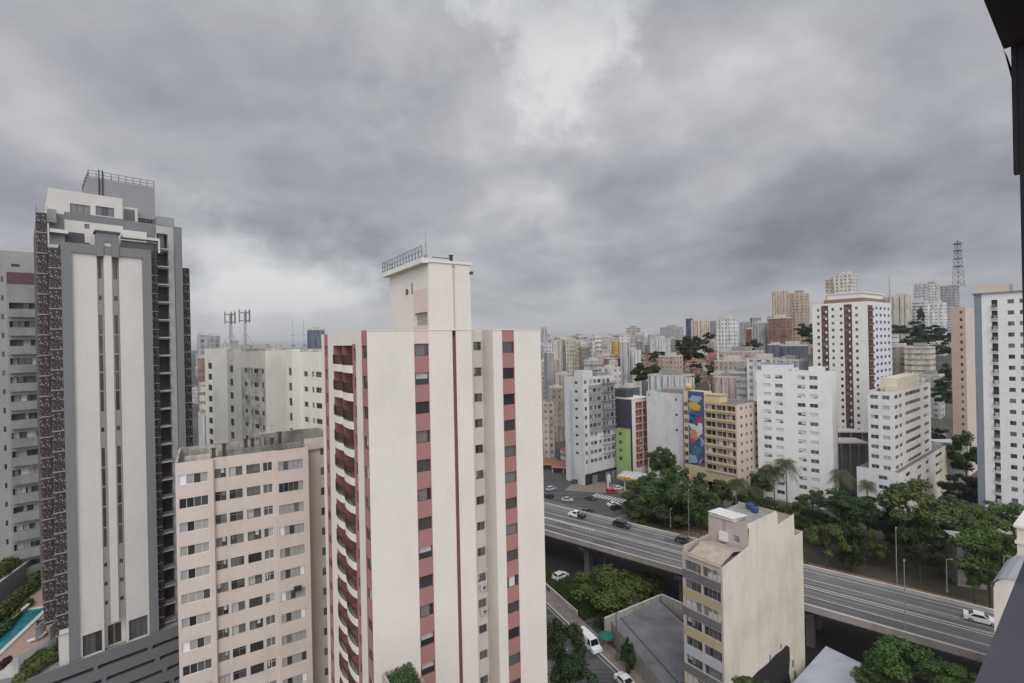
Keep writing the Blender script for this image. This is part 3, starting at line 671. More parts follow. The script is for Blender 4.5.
# ---------------------------------------------------------------- pool terrace on the podium
def gp(px, py, z): return ground(px, py, z)
th21 = rad(21); ep, gq = (math.cos(th21), math.sin(th21)), (-math.sin(th21), math.cos(th21))
zdk = zpod+2.6
p_near = gp(42, 612, zdk)                                        # near right corner of the pool rim
t_ = thing('swimming_pool', 'turquoise swimming pool with pale rim on the tower terrace', 'swimming pool', (*p_near, zdk), th21)
PWd, PLn = 4.6, 17.0
t_.location = (p_near[0]-ep[0]*PWd+gq[0]*1.5, p_near[1]-ep[1]*PWd+gq[1]*1.5, zdk)
m, t, b = new_mat('pool_water'); t.links.new(mix_rgb(t, rng(t, mp_noise(t, (1, 1, 1), .5, 4), .35, .65), (.012, .13, .16), (.02, .20, .225)), b.inputs['Base Color']); b.inputs['Roughness'].default_value = .06
mb = MB(); mb.poly([(0, -PLn, .06), (PWd, -PLn, .06), (PWd, 0, .06), (0, 0, .06)], m); mb.build('water', t_)
mb = MB(); rim = wall_mat((.55, .53, .5), .2)
for q in ((-.5, 0, -PLn, .5), (PWd, PWd+.6, -PLn, .5), (0, PWd, 0, .5)): mb.box(*q, -.02, .16, rim)
mb.build('rim', t_)
DKM = plain('terracotta_deck_tiles', (.36, .25, .19), .85, scale=2.5)
o = MB(); qs = [gp(*p, zdk) for p in ((-60, 672), (18, 657), (70, 627), (60, 560), (40, 520), (-60, 560))]
o.prism([(x, y) for x, y in qs], zpod-.5, zdk-.01, wall_mat((.55, .54, .51), .3), DKM)
o = o.build('terrace_paving'); o['kind'] = 'structure'
HEDGES = []
def retaining(label, pa_, pb_, z, h, top=None):
    (x0, y0), (x1, y1) = gp(*pa_, z), gp(*pb_, z); L_ = math.hypot(x1-x0, y1-y0); a = math.atan2(y1-y0, x1-x0)
    m = MB(); m.box(0, L_, 0, .35, 0, h, wall_mat((.24, .235, .225), .4)); m.box(-.03, L_+.03, -.06, .41, h, h+.12, rim)
    o = m.build('retaining_wall', None, (x0, y0, z-h), a); tag(o, label, 'retaining wall'); return o
retaining('long grey retaining wall between two hedges above the pool', (-25, 601), (40, 553), zdk+3.4, 4.0)
retaining('short garden wall running beside the pool and its planter strip', (-20, 648), (30, 604), zdk+.7, .75)
def furniture():
    t_ = thing('lounge_sofa', 'dark outdoor sofa on the pool terrace below the perforated screens', 'sofa', (*gp(48, 624, zdk), zdk), rad(45)); dm = plain('dark_wicker', (.04, .038, .036), .8)
    m = MB(); m.box(-1.3, 1.3, -.4, .4, .05, .42, dm); m.build('seat', t_); m = MB(); m.box(-1.3, 1.3, .25, .45, .42, .85, dm); m.build('backrest', t_)
    t_ = thing('sun_lounger', 'pale sun lounger on the terracotta terrace near the pool', 'sun lounger', (*gp(36, 640, zdk), zdk), rad(60)); m = MB(); m.box(-.9, .6, -.32, .32, .2, .34, FR_W); m.build('mattress', t_); m = MB(); m.poly([(.6, -.32, .3), (1.1, -.32, .7), (1.1, .32, .7), (.6, .32, .3)], FR_W); m.build('backrest', t_)
    for i, (px, py) in enumerate(((36, 634), (50, 634))):
        t_ = thing('terrace_screen', ('white frosted screen on the terrace nearer the pool', 'white frosted screen on the terrace nearer the tower')[i], 'screen', (*gp(px, py+8, zdk), zdk), rad(110), 'white terrace screens'); m = MB(); m.box(0, 2.6, 0, .06, .1, 2.1, FR_W); m.build('panel', t_); m = MB(); m.box(-.06, 0, -.03, .09, 0, 2.2, STEEL); m.box(2.6, 2.66, -.03, .09, 0, 2.2, STEEL); m.build('post', t_)
furniture()

# ---------------------------------------------------------------- pale balcony block at the picture's left edge
fk = Frame(-62, 84.0, 42)
K = Bld('balcony_block', 'pale grey apartment block with stacked white balconies behind the dark screened tower', 'apartment block', fk, 0)
KW = wall_mat((.33, .32, .31), .5); KB = wall_mat((.12, .075, .07), .3); KG = wall_mat((.28, .28, .28), .9)
kx = lambda px: fk.sx(px); WK = kx(60); ZK = fk.z(2, 250, kx(2)); zk2 = fk.z(15, 272, kx(15))
pk = 3.42; kt = [zk2-.9-i*pk for i in range(22)]
K.face((0, 0), 0, WK, 0, ZK, KW, grid([(kx(2.2), kx(4.8))], [(z-1.0, z) for z in kt], 1, 'dark_g_n'),
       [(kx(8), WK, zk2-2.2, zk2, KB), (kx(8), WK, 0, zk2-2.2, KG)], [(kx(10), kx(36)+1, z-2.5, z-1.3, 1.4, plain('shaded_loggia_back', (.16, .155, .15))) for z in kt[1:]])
for i, z in enumerate(kt[1:]):
    m = MB(); m.box(kx(9.3), kx(36)+2, -.7, -.01, z-4.0, z-2.48, KG); b_ = m.build('balcony', K.root)
    m = MB()
    R = random.Random(i)
    for j in range(4):
        if R.random() < .7: x = kx(10)+(kx(36)-kx(10))*(j+R.random()*.5)/4; m.box(x, x+R.uniform(.4, 1.1), .9, 1.35, z-2.6, z-1.3, R.choice((FR_W, GLASS, CURT)))
    if m.f: m.build('balcony_door', K.root)
m = MB(); m.box(kx(13), kx(21), -.1, -.005, zk2+1.1, zk2+1.5, DARKM); m.build('roof_vent', K.root)
K.face((0, 14), -90, 14, 0, ZK, KW); K.face((WK, 0), 90, 14, 0, ZK, KW); K.b.poly([(0, 0, ZK-.3), (WK, 0, ZK-.3), (WK, 14, ZK-.3), (0, 14, ZK-.3)], ROOFM); K.finish()

# ---------------------------------------------------------------- cream saw-tooth block, three wings
IC = wall_mat((.70, .68, .60), .4); ICS = wall_mat((.60, .575, .51), .95); ICT = mildew_mat((.62, .60, .52))
def wing(root_b, c, Z, l, r, top, n, seed, stain, first):
    """one tooth: window wall on the left, blank wall on the right"""
    f = Frame(c, Z, 51); x0, y0 = f.X-root_b.fr.X, f.Y-root_b.fr.Y; th = root_b.fr.th
    ox, oy = x0*math.cos(th)+y0*math.sin(th), -x0*math.sin(th)+y0*math.cos(th)
    W2, D2 = f.sx(r), f.sy(l); zt = zat(*top, Z)
    cols = [(.02, .10), (.15, .20), (.23, .27), (.36, .46), (.56, .61), (.65, .79), (.87, .95)]
    rws = rows(zt, n, 2.9, 1.0, 2.6 if first else 4.2)
    B_ = root_b
    mat = mildew_mat((.62, .60, .54)) if stain else IC
    # left wall runs from its far end; s grows towards the near corner
    wins = grid([(a*D2, b*D2) for a, b in cols], rws, 2, 'dark_g_n')
    zones = [(0, D2*.985, zt-2.9*n-1, zt-4.0, mat), (0, D2, zt-.5, zt, ICT)]
    if first: zones = zones[1:]
    B_.face((ox, oy+D2), -90, D2, 0, zt, IC, wins, zones, seed=seed)
    B_.face((ox, oy), 0, W2, 0, zt, IC, zones=[(0, W2, zt-.5, zt, ICT)]); B_.face((ox+W2, oy), 90, D2, 0, zt, IC); B_.face((ox+W2, oy+D2), 180, W2, 0, zt, IC)
    B_.b.poly([(ox, oy, zt-.35), (ox+W2, oy, zt-.35), (ox+W2, oy+D2, zt-.35), (ox, oy+D2, zt-.35)], ROOFM)
    return f, ox, oy, W2, D2, zt
fI = Frame(265, 100.0, 51)
I_ = Bld('stepped_apartment_block', 'cream stained apartment block with saw-tooth wings behind the beige block', 'apartment block', fI, 0)
w1 = wing(I_, 265, 100.0, 232.5, 289, (265, 348.5), 11, 31, True, False)
w2 = wing(I_, 330, 88.0, 289.5, 352, (330, 349), 12, 32, False, False)
# corner strip columns and the far tooth
f0 = Frame(228.5, 110.0, 51)
def near_strip(px0, px1, c, Z, top, n, pit, seed):
    f = Frame(c, Z, 51); x0, y0 = f.X-fI.X, f.Y-fI.Y; th = fI.th; ox, oy = x0*math.cos(th)+y0*math.sin(th), -x0*math.sin(th)+y0*math.cos(th)
    D2, W2 = f.sy(px0), f.sx(px1); zt = zat(*top, Z)
    I_.face((ox, oy+D2), -90, D2, 0, zt, IC, grid([(D2*.40, D2*.86)], rows(zt, n, pit, 1.5, 3.6), 1, 'dark_d_n'), seed=seed)
    I_.face((ox, oy), 0, W2, 0, zt, IC); I_.face((ox+W2, oy), 90, D2, 0, zt, IC); I_.b.poly([(ox, oy, zt-.3), (ox+W2, oy, zt-.3), (ox+W2, oy+D2, zt-.3), (ox, oy+D2, zt-.3)], ROOFM)
near_strip(226.5, 248, 233.5, 106.0, (233, 349), 11, 2.9, 33)
near_strip(204.5, 228, 212.5, 122.0, (212, 348.5), 13, 2.75, 34)
near_strip(285.5, 300, 292, 93.5, (292, 349), 11, 2.9, 35)
f, ox, oy, W2, D2, zt = w1
I_.face((ox+.6, oy+D2-.5), -90, D2-2.5, zt, zt+.9, IC, grid([(2.5, 3.3), (4.4, 5.2), (7.0, 8.2)], [(zt+.15, zt+.7)], 2, 'dark_g_n'), seed=36)
I_.b.box(ox+.62, ox+W2-.5, oy+1.99, oy+D2-.49, zt-.34, zt+.89, ICT)
I_.finish(cap=98)
def lattice_mast(name, label, cat, X, Y, z0, h, w0, w1_, mats, nseg, group=None, dishes=0, legs=3):
    t_ = thing(name, label, cat, (X, Y, z0), rad(20), group); m = MB(); P = lambda k, z: (math.cos(2*math.pi*k/legs+.5)*(w0+(w1_-w0)*z/h), math.sin(2*math.pi*k/legs+.5)*(w0+(w1_-w0)*z/h), z)
    r = min(max(.035, w0*.06), .17)
    for i in range(nseg):
        a, b = h*i/nseg, h*(i+1)/nseg; mt = mats[i % len(mats)]
        for k in range(legs):
            m.tube(P(k, a), P(k, b), r, mt, n=4, cap=False); m.tube(P(k, a), P((k+1) % legs, b), r*.6, mt, n=4, cap=False); m.tube(P((k+1) % legs, a), P(k, b), r*.6, mt, n=4, cap=False); m.tube(P(k, b), P((k+1) % legs, b), r*.6, mt, n=4, cap=False)
    m.build('lattice', t_); return t_
def panel_mast(label, px, py0, py1, Y):
    z0, z1 = zat(px, py1, Y), zat(px, py0, Y); h = z1-z0; X = ux(px, py1)*Y
    t_ = lattice_mast('antenna_mast', label, 'antenna mast', X, Y, z0, h*.92, .3, .25, [STEEL], 9, 'cell masts on the cream roof')
    for k in range(3):
        a = 2*math.pi*k/3; m = MB(); M = Matrix.Rotation(a, 4, 'Z')
        m.box(-.16, .16, 1.0, 1.14, h*.62, h*.98, STEEL, M); m.box(-.06, .06, .2, 1.0, h*.66, h*.69, STEEL, M); m.box(-.06, .06, .2, 1.0, h*.88, h*.91, STEEL, M); m.build('antenna_panel', t_)
    m = MB(); m.tube((.3, .2, h*.3), (1.6, -.6, 0), .05, STEEL, n=4); m.tube((-.3, .2, h*.3), (-1.5, -.6, 0), .05, STEEL, n=4); m.build('brace', t_)
panel_mast('shorter cell antenna mast with a crossbar on the cream block roof', 231, 311, 345, 104.0)
panel_mast('taller cell antenna mast with panels on the cream block roof', 245.5, 309, 345, 102.0)
for i, (px, lb) in enumerate(((293, 'thin whip aerial over the cream roof, nearer the mast pair'), (304, 'thin whip aerial over the cream roof, nearer the red striped tower'))):
    Y = 100; z0 = zat(px, 347, Y); m = MB(); m.tube((0, 0, 0), (0, 0, zat(px, 319, Y)-z0), .05, STEEL, .03, n=4); m.box(-.5, .5, -.03, .03, 2.4, 2.5, STEEL); m.box(-.3, .3, -.3, .3, 0, .5, STEEL)
    tag(m.build('whip_aerial', None, (ux(px, 347)*Y, Y, z0)), lb, 'aerial', 'whip aerials on the cream roof')

# ---------------------------------------------------------------- elevated road
v0 = Vector(ground(545, 502, 10.0)); v1 = Vector(ground(990, 608, 10.0)); vd = (v1-v0).normalized(); vth = math.atan2(vd.y, vd.x)
vn = Vector((vd.y, -vd.x))                                        # towards the viewer
VW = (Vector(ground(810, 607, 9.6))-v0).dot(vn); VZ = 9.2
VL0, VL1 = -110.0, 190.0
V = thing('elevated_road', 'long grey elevated road with white lane lines crossing below the white blocks', 'elevated road', (v0.x, v0.y, 0), vth)
def asphalt(name, c, line=False):
    m, t, b = new_mat(name)
    a = rng(t, mp_noise(t, (.03, 1.1, 1), 1.0, 5), .40, .62); a2 = rng(t, mp_noise(t, (1, 1, 1), .25, 6), .35, .7, 0, .5)
    col = mix_rgb(t, a, tuple(x*.62 for x in c), tuple(x*1.3 for x in c)); col = mix_rgb(t, a2, col, tuple(x*.6 for x in c))
    t.links.new(col, b.inputs['Base Color']); b.inputs['Roughness'].default_value = .85; b.inputs['Specular IOR Level'].default_value = .3; return m
ASV = asphalt('worn_deck_asphalt', (.155, .148, .143)); WLINE = plain('worn_road_paint', (.56, .56, .55), .8, var=.9, scale=2.2); BAR = wall_mat((.31, .275, .25), 1.0); UND = wall_mat((.15, .135, .125), .8)
m = MB(); m.box(VL0, VL1, -VW+.001, -.001, VZ-.5, VZ, ASV)
for f_, w_ in ((.075, .2), (.295, .22), (.465, .26), (.515, .26), (.72, .22), (.93, .2)): m.poly([(VL0, -VW*f_-w_/2, VZ+.012), (VL1, -VW*f_-w_/2, VZ+.012), (VL1, -VW*f_+w_/2, VZ+.012), (VL0, -VW*f_+w_/2, VZ+.012)], WLINE)
for k in range(62): m.poly([(-40+k*1.0, -VW*.512, VZ+.016), (-39.4+k*1.0, -VW*.512, VZ+.016), (-39.4+k*1.0, -VW*.473, VZ+.016), (-40+k*1.0, -VW*.473, VZ+.016)], WLINE)
for k in range(13): m.box(VL0+k*24, VL0+k*24+.16, -VW+.3, -.3, VZ+.004, VZ+.008, UND)
PT_ = plain('asphalt_patch', (.105, .10, .098), .9, var=.5); RP_ = random.Random(3)
for k in range(9): x_, y_, l_ = -16+k*13.5, -VW*(.18, .38, .60, .82)[k % 4], RP_.uniform(3, 8); m.poly([(x_, y_-.8, VZ+.0095), (x_+l_, y_-.8, VZ+.0095), (x_+l_, y_+.8, VZ+.0095), (x_, y_+.8, VZ+.0095)], PT_)
m.build('deck', V)
for y0, y1, bm__ in ((-.22, 0.0, wall_mat((.42, .40, .37), .7)), (-VW, -VW+.22, BAR)):
    m = MB(); m.box(VL0, VL1, y0, y1, VZ-.52, VZ+.62, bm__); m.box(VL0, VL1, y0-.06, y1+.06, VZ+.62, VZ+.76, wall_mat((.50, .48, .45), .7)); m.build('barrier', V)
m = MB(); m.box(VL0, VL1, -VW+2.4, -2.4, VZ-1.9, VZ-.51, UND); m.build('girder', V)
for k in range(12):
    x = VL0+12+k*24; m = MB()
    for y in (-VW*.3, -VW*.7): m.box(x-.7, x+.7, y-.9, y+.9, -.5, VZ-2.9, UND)
    m.box(x-.9, x+.9, -VW+2.2, -2.2, VZ-2.9, VZ-2.01, UND); m.build('pier', V)
def vpos(px, py, z=VZ): return ground(px, py, z)

# ---------------------------------------------------------------- streets and pavements, laid on level ground
AS1 = asphalt('street_asphalt', (.085, .085, .086)); PAVE = plain('pavement_slabs', (.24, .20, .175), .9, var=.8, scale=.6); SOIL = plain('bare_soil', (.25, .14, .09), .95, var=.5, scale=.3); SHADESOIL = plain('deck_shade_soil', (.035, .030, .027), .95, var=.6, scale=.4); KERB = wall_mat((.5, .48, .45), .5)
def sheet(name, pts, z, mat):
    m = MB(); m.poly([(x, y, z) for x, y in pts], mat); o = m.build(name); o['kind'] = 'structure'; return o
r0, r1 = Vector(ground(547, 604)), Vector(ground(628, 681)); rd = (r1-r0).normalized(); rn = Vector((rd.y, -rd.x))   # rn: away from the pavement (to the left)
if rn.x > 0: rn = -rn
def strip(a, b, o0, o1): 
    p = r0+rd*a; q = r0+rd*b; return [p+rn*o0, q+rn*o0, q+rn*o1, p+rn*o1]
sheet('street', strip(-70, 80, 0, 9.5), .01, AS1)
m = MB()
for k in range(14): q = strip(-60+k*9, -56+k*9, 4.6, 4.75); m.poly([(v.x, v.y, .018) for v in q], WLINE)
q = strip(-6.5, 70, .5, .62); m.poly([(v.x, v.y, .018) for v in q], WLINE)
for k in range(9): q = strip(-11.6, -8.4, .5+k*1.0, 1.0+k*1.0); m.poly([(v.x, v.y, .018) for v in q], WLINE)
o = m.build('road_markings'); o['kind'] = 'structure'
m = MB()
for q, mt, z1 in ((strip(-7, 80, -3.2, -.25), PAVE, .13), (strip(-7, 80, -.25, 0), KERB, .145), (strip(-7, 80, 9.5, 12.5), PAVE, .13)):
    m.prism([(v.x, v.y) for v in reversed(q)], -.1, z1, mt)
o = m.build('pavement'); o['kind'] = 'structure'
ZEB = plain('zebra_paint', (.58, .58, .56), .8, var=.6, scale=1.5)
# wide junction beyond the elevated road
def vs(a, b): p = v0+vd*a-vn*b; return (p.x, p.y)
sheet('junction', [vs(-90, 1.5), vs(26, 1.5), vs(14, 22), vs(24, 62), vs(-10, 70), vs(-90, 60)], .005, AS1)
sheet('side_road', [vs(20, 38), vs(110, 20), vs(112, 28), vs(22, 52)], .012, AS1)
sheet('park_soil', [vs(26.5, 1.0), vs(170, 1.0), vs(170, 24), vs(60, 26), vs(27, 34)], .026, SOIL)
sheet('underpass_floor', [vs(-60, .5), vs(140, .5), vs(140, -VW-1), vs(-60, -VW-1)], .022, SHADESOIL)  # near-black soil: the deck's shade is put into the sheet's colour
sheet('park_ground', [vs(14, 16.5), vs(170, 16.5), vs(170, 44), vs(27, 52)], .018, plain('leafy_soil', (.075, .065, .045), .95, var=.7, scale=.4))
sheet('plaza_paving', [vs(3, 2.2), vs(25, 2.2), vs(15, 20), vs(22, 44), vs(13, 44), vs(8, 18)], .0095, plain('plaza_paving', (.27, .255, .235), .9, var=.9, scale=.5))
sheet('block_pavement', [vs(-20, 40), vs(-2, 48), vs(4, 60), vs(-24, 56)], .0085, PAVE)
sheet('verge', [vs(-2, -VW-.5), vs(100, -VW-.5), vs(100, -VW-9), vs(-2, -VW-9)], .012, SOIL)
sheet('service_road', [vs(25, -VW-9.2), vs(120, -VW-9.2), vs(120, -VW-15.5), vs(25, -VW-15.5)], .016, AS1)
m = MB()
for k in range(9): a, b = vs(4+k*1.3, 3.5), vs(4.7+k*1.3, 3.5); c, d = vs(4.7+k*1.3, 8), vs(4+k*1.3, 8); m.poly([(*p, .016) for p in (a, b, c, d)], ZEB)
for k in range(9): a, b = vs(12.5, 8+k*1.3), vs(17, 7.2+k*1.3); c, d = vs(17, 7.9+k*1.3), vs(12.5, 8.7+k*1.3); m.poly([(*p, .0155) for p in (a, b, c, d)], ZEB)
for k in range(14): a, b = vs(-60+k*5, 13), vs(-57+k*5, 13); c, d = vs(-57+k*5, 13.2), vs(-60+k*5, 13.2); m.poly([(*p, .013) for p in (a, b, c, d)], WLINE)
for k in range(12): a, b = vs(-14+k*1.3, 10+k*.5), vs(-13.3+k*1.3, 10.3+k*.5); c, d = vs(-15.3+k*1.3, 14.3+k*.5), vs(-16+k*1.3, 14+k*.5); m.poly([(*p, .0165) for p in (a, b, c, d)], ZEB)
for k in range(10): a, b = vs(-8+k*1.3, 40), vs(-7.3+k*1.3, 40); c, d = vs(-7.3+k*1.3, 44), vs(-8+k*1.3, 44); m.poly([(*p, .0168) for p in (a, b, c, d)], ZEB)
for k in range(3): a, b = vs(-60, 8+k*9), vs(0, 8+k*9); c, d = vs(0, 8.2+k*9), vs(-60, 8.2+k*9); m.poly([(*p, .0172) for p in (a, b, c, d)], WLINE)
o = m.build('crossing_markings'); o['kind'] = 'structure'
# ---------------------------------------------------------------- helpers for the mid-distance blocks
def cap_roof(B_, x0, x1, y0, y1, z, mat=None, par=.7, pm=None):
    zb = B_.zb; pm = pm
    B_.b.poly([(x0, y0, z-zb-par), (x1, y0, z-zb-par), (x1, y1, z-zb-par), (x0, y1, z-zb-par)], mat or ROOFM)
    if pm:
        for q in ((x0, x1, y1-.2, y1-.001), (x1-.2, x1-.001, y0+.2, y1-.2)): B_.b.box(*q, z-zb-par, z-zb-.002, pm)
def rest(B_, W, D, z0, z1, mat, right=True, left=True, front=True):
    if right: B_.face((W, 0), 90, D, z0, z1, mat)
    if left: B_.face((0, D), -90, D, z0, z1, mat)
    if front: B_.face((0, 0), 0, W, z0, z1, mat)
    B_.face((W, D), 180, W, z0, z1, mat)
def cols(n, W, w, m0=.0, m1=.0): 
    g = (W-m0-m1)/n; return [(m0+g*i+(g-w)/2, m0+g*i+(g+w)/2) for i in range(n)]
def dy(f, D, p): return D-f.sy(p)

# white block with paired shuttered windows
WHT = wall_mat((.69, .68, .66), .35); WHT2 = wall_mat((.66, .66, .66), .3)
f = Frame((832, 400), 161, 45); D = f.sy((757, 400)); zt = f.z(832, 372)
B1 = Bld('white_block', 'plain white apartment block with paired shuttered windows beside the palms', 'apartment block', f, -1)
s_ = lambda px: dy(f, D, (px, 430))
cw = [(s_(764), s_(771.5)), (s_(775.8), s_(783.5)), (s_(798), s_(806)), (s_(810.2), s_(818.5))]
B1.face((0, D), -90, D, -1, zt, WHT, grid(cw, rows(zt, 15, 3.12, 1.35, 1.5), 2, 'grey_w_s'), depth=.2, seed=41)
rest(B1, 7, D, -1, zt, WHT, left=False); cap_roof(B1, 0, 7, 0, D, zt, par=.8, pm=WHT2)
yc = f.sy((792, 370)); B1.b.box(.02, 6.98, yc-.25, yc+.25, zt+1-.99, zt+1.9, WHT2); B1.b.box(1, 6, yc+1, D-1.5, zt+.2, zt+3.3, WHT2); B1.b.box(.8, 6.2, yc+.8, D-1.3, zt+3.3, zt+3.6, CONC); B1.b.box(1.5, 6, 3, 7, zt+.2, zt+2.4, WHT); B1.finish()

# balcony block with the mural
f = Frame((736, 400), 172, 37); D = f.sy((683.5, 400)); zt = f.z(736, 405); W = f.sx((757.5, 400))
OCH = wall_mat((.47, .36, .235), .4); OCL = wall_mat((.56, .44, .28), .35); BEI = wall_mat((.56, .47, .385), .4); BRN = plain('brown_loggia', (.21, .16, .12), .8)
B2 = Bld('mural_block', 'ochre apartment block with deep balconies and a colourful painted mural strip', 'apartment block', f, -1)
s_ = lambda px: dy(f, D, (px, 430)); zm = f.z(690, 391, 0, f.sy((690, 400)))
sm = s_(705); pt = 3.15; zz = [zt-1.0-i*pt for i in range(11)]
B2.face((0, D), -90, sm, -1, zm, OCL, grid([(s_(684.3), s_(688))], [(z-1.35, z+.3) for z in zz], 1, 'dark_d_n'), depth=.25, seed=42)
hb = []
for z in zz[:8]:
    for a, b in ((705.4, 715.6), (716.4, 726.0), (726.8, 735.4)): hb.append((s_(a)-sm, s_(b)-sm, z-1.55, z+.35, 1.2, BRN))
B2.face((0, D-sm), -90, D-sm, 5, zt, OCH, holes=hb)
for i, z in enumerate(zz[:8]):
    for j, (a, b) in enumerate(((705.4, 715.6), (716.4, 726.0), (726.8, 735.4))):
        R = random.Random(i*7+j); y1_, y0_ = D-s_(a), D-s_(b); m = MB(); c = R.choice((GLASS, GLASS2, GLASS2, CURT, FR_W))
        m.box(.9, 1.15, y0_+.3, (y0_+y1_)/2-.1, z-1.5+1, z+1.2, GLASS); m.box(.9, 1.14, (y0_+y1_)/2+.1, y1_-.3, z-1.5+1, z+1.2, c); m.box(.88, 1.16, (y0_+y1_)/2-.1, (y0_+y1_)/2+.1, z-.5, z+1.2, FR_W); m.build('balcony_window', B2.root)
    m = MB(); m.box(-.35, -.005, .02, D-sm-.02, z-2.05+1, z-1.8+1, OCL); m.box(-.35, -.28, .02, D-sm-.02, z-.8, z-.45, OCL); m.build('balcony', B2.root)
B2.face((0, 0), 0, W, -1, zt, BEI, [(a, b, z-1.1, z, 1, 'dark_d_n') for a, b in ((W*.18, W*.27), (W*.42, W*.5), (W*.63, W*.71), (W*.86, W*.99)) for z in zz], seed=43)
rest(B2, W, D, -1, zt, BEI, left=False, front=False); cap_roof(B2, 0, W, 0, D, zt, par=.1)
B2.b.box(0.02, 5, D-sm, D-.02, zt+.9, zm+1-.05, OCL); B2.b.box(.8, 6, D-s_(719), D-s_(704.8), zt+.95, zt+3.6, wall_mat((.58, .46, .24), .3)); B2.b.box(.5, 6.3, D-s_(720), D-s_(704), zt+3.6, zt+3.9, OCH)
for (y0_, y1_) in ((1.5, 2.3), (7, 7.8), (12, 12.8)): B2.b.box(.6, 1.4, y0_, y1_, -1+1, 6, BEI)
B2.finish()
# the painted strip: flat shapes a few millimetres apart
m = MB(); ms = s_(688.6); me_ = s_(704.6); w = me_-ms; hM = zm-(zt-8*pt)-1.0; R = random.Random(8)
pc = {k: plain('mural_'+k, c, .8, var=.2) for k, c in dict(blue=(.035, .085, .19), teal=(.05, .15, .19), navy=(.015, .025, .07), yellow=(.52, .33, .03), white=(.50, .50, .50), red=(.32, .06, .05), purple=(.14, .06, .20), orange=(.45, .20, .08), sky=(.22, .34, .45)).items()}
m.poly([(0, 0, 0), (w, 0, 0), (w, 0, hM), (0, 0, hM)], pc['blue'])
def blob(cx_, cz_, rx, rz_, c, k, n=14, jag=.18, rot=0):
    q = []
    for i in range(n):
        a = 2*math.pi*i/n; r = 1+R.uniform(-jag, jag); x, z = rx*math.cos(a)*r, rz_*math.sin(a)*r
        x, z = x*math.cos(rot)-z*math.sin(rot), x*math.sin(rot)+z*math.cos(rot)
        q.append((min(max(cx_+x, .02), w-.02), -.004*k, min(max(cz_+z, .02), hM-.02)))
    m.poly(q, pc[c])
k = 1
for i in range(60):
    blob(R.uniform(0, w), R.uniform(0, hM*.95), R.uniform(.3, .9), R.uniform(.4, 2.2), R.choice(('teal', 'navy', 'purple', 'blue', 'sky', 'blue', 'red')), k, 10, .35, R.uniform(-.7, .7)); k += 1
for q in ((w*.5, hM*.90, w*.42, 1.3, 'sky', .25), (w*.42, hM*.80, w*.40, 1.55, 'yellow', .05), (w*.40, hM*.42, w*.30, 2.9, 'orange', .2), (w*.72, hM*.50, w*.20, 2.8, 'white', .2), (w*.35, hM*.52, w*.32, 1.0, 'white', .2), (w*.3, hM*.33, w*.2, .9, 'red', .3), (w*.55, hM*.2, w*.35, 1.2, 'teal', .3), (w*.75, hM*.62, w*.2, 1.4, 'red', .3), (w*.3, hM*.08, w*.3, 1.6, 'sky', .3)):
    blob(q[0], q[1], q[2], q[3], q[4], k, 18, q[5], R.uniform(-.3, .3)); k += 1
m.build('mural', B2.root, loc=(-.02, D-ms, zm-hM+1), rz=rad(-90))
X, Y = f.w(1.6, D-1.3); m = MB()
for i in range(8):
    z0_, z1_ = -1+2*i/8, -1+2*(i+1)/8; m.tube((0, 0, 1.6+1.25*z0_), (0, 0, 1.6+1.25*z1_), 1.25*math.sqrt(max(1-z0_*z0_, .02)), pc['yellow'] if False else wall_mat((.55, .40, .17), .4), 1.25*math.sqrt(max(1-z1_*z1_, .02)), n=16)
for a in range(4): m.tube((.8*math.cos(a*1.57), .8*math.sin(a*1.57), -.3), (.8*math.cos(a*1.57), .8*math.sin(a*1.57), 1.1), .08, DARKM)
tag(m.build('water_tank', None, (X, Y, zm+.0)), 'round ochre water tank on the roof corner above the mural', 'water tank')

# blank white wall left of the mural
f = Frame((683, 420), 192, 37); D = f.sy((647, 420)); zt = f.z(683, 394)
B3 = Bld('blank_white_block', 'white building with a large windowless side wall left of the mural', 'building', f, -1)
BLW = wall_mat((.58, .57, .555), .6)
B3.face((0, D), -90, D, -1, zt, BLW, [(D*.80, D*.86, zt-3-i*6, zt-2-i*6, 1, 'dark_g_n') for i in range(3)]+[(D*.05, D*.1, zt+-1.9, zt-1.1, 1, 'dark_g_n')], seed=44)
rest(B3, 14, D, -1, zt, BLW, left=False); cap_roof(B3, 0, 14, 0, D, zt, par=.6, pm=BLW)
B3.b.box(1, 9, D*.1, D*.6, zt+.4, zt+2.5, CONC); B3.b.box(2, 5, D*.65, D*.8, zt+.4, zt+2.2, wall_mat((.3, .42, .45), .4)); B3.finish()

# red and white gridded block with a dark side wall
f = Frame((632, 420), 205, 37); D = f.sy((611, 420)); W = f.sx((649.5, 420)); zt = f.z(632, 400)
B4 = Bld('red_grid_block', 'narrow block with brick red panels in a white grid and a charcoal side wall', 'apartment block', f, -1)
RG = wall_mat((.28, .10, .075), .3); CH_ = wall_mat((.062, .064, .075), .4)
ws = [(W*a, W*b, zt-1.6-i*3.1-1.2, zt-1.6-i*3.1, 1, 'dark_d_c') for i in range(9) for a, b in ((.24, .36), (.42, .56), (.64, .78))]
B4.face((0, 0), 0, W, -1, zt, wall_mat((.62, .6, .58), .3), ws, [(W*.2, W*.58, zt-29, zt-.9, RG), (W*.62, W*.88, zt-29, zt-.9, RG)], seed=45)
for i in range(10): B4.b.box(W*.16, W*.92, -.12, -.003, zt+1-.9-i*3.1-.25, zt+1-.9-i*3.1, FR_W)
rest(B4, W, D, -1, zt, CH_, front=False); B4.b.box(-.1, W+.1, -.2, D+.1, zt+1, zt+1.5, wall_mat((.6, .58, .55), .3)); B4.b.box(1, 6, D*.35, D*.95, zt+1.5, zt+5, CH_); B4.finish()

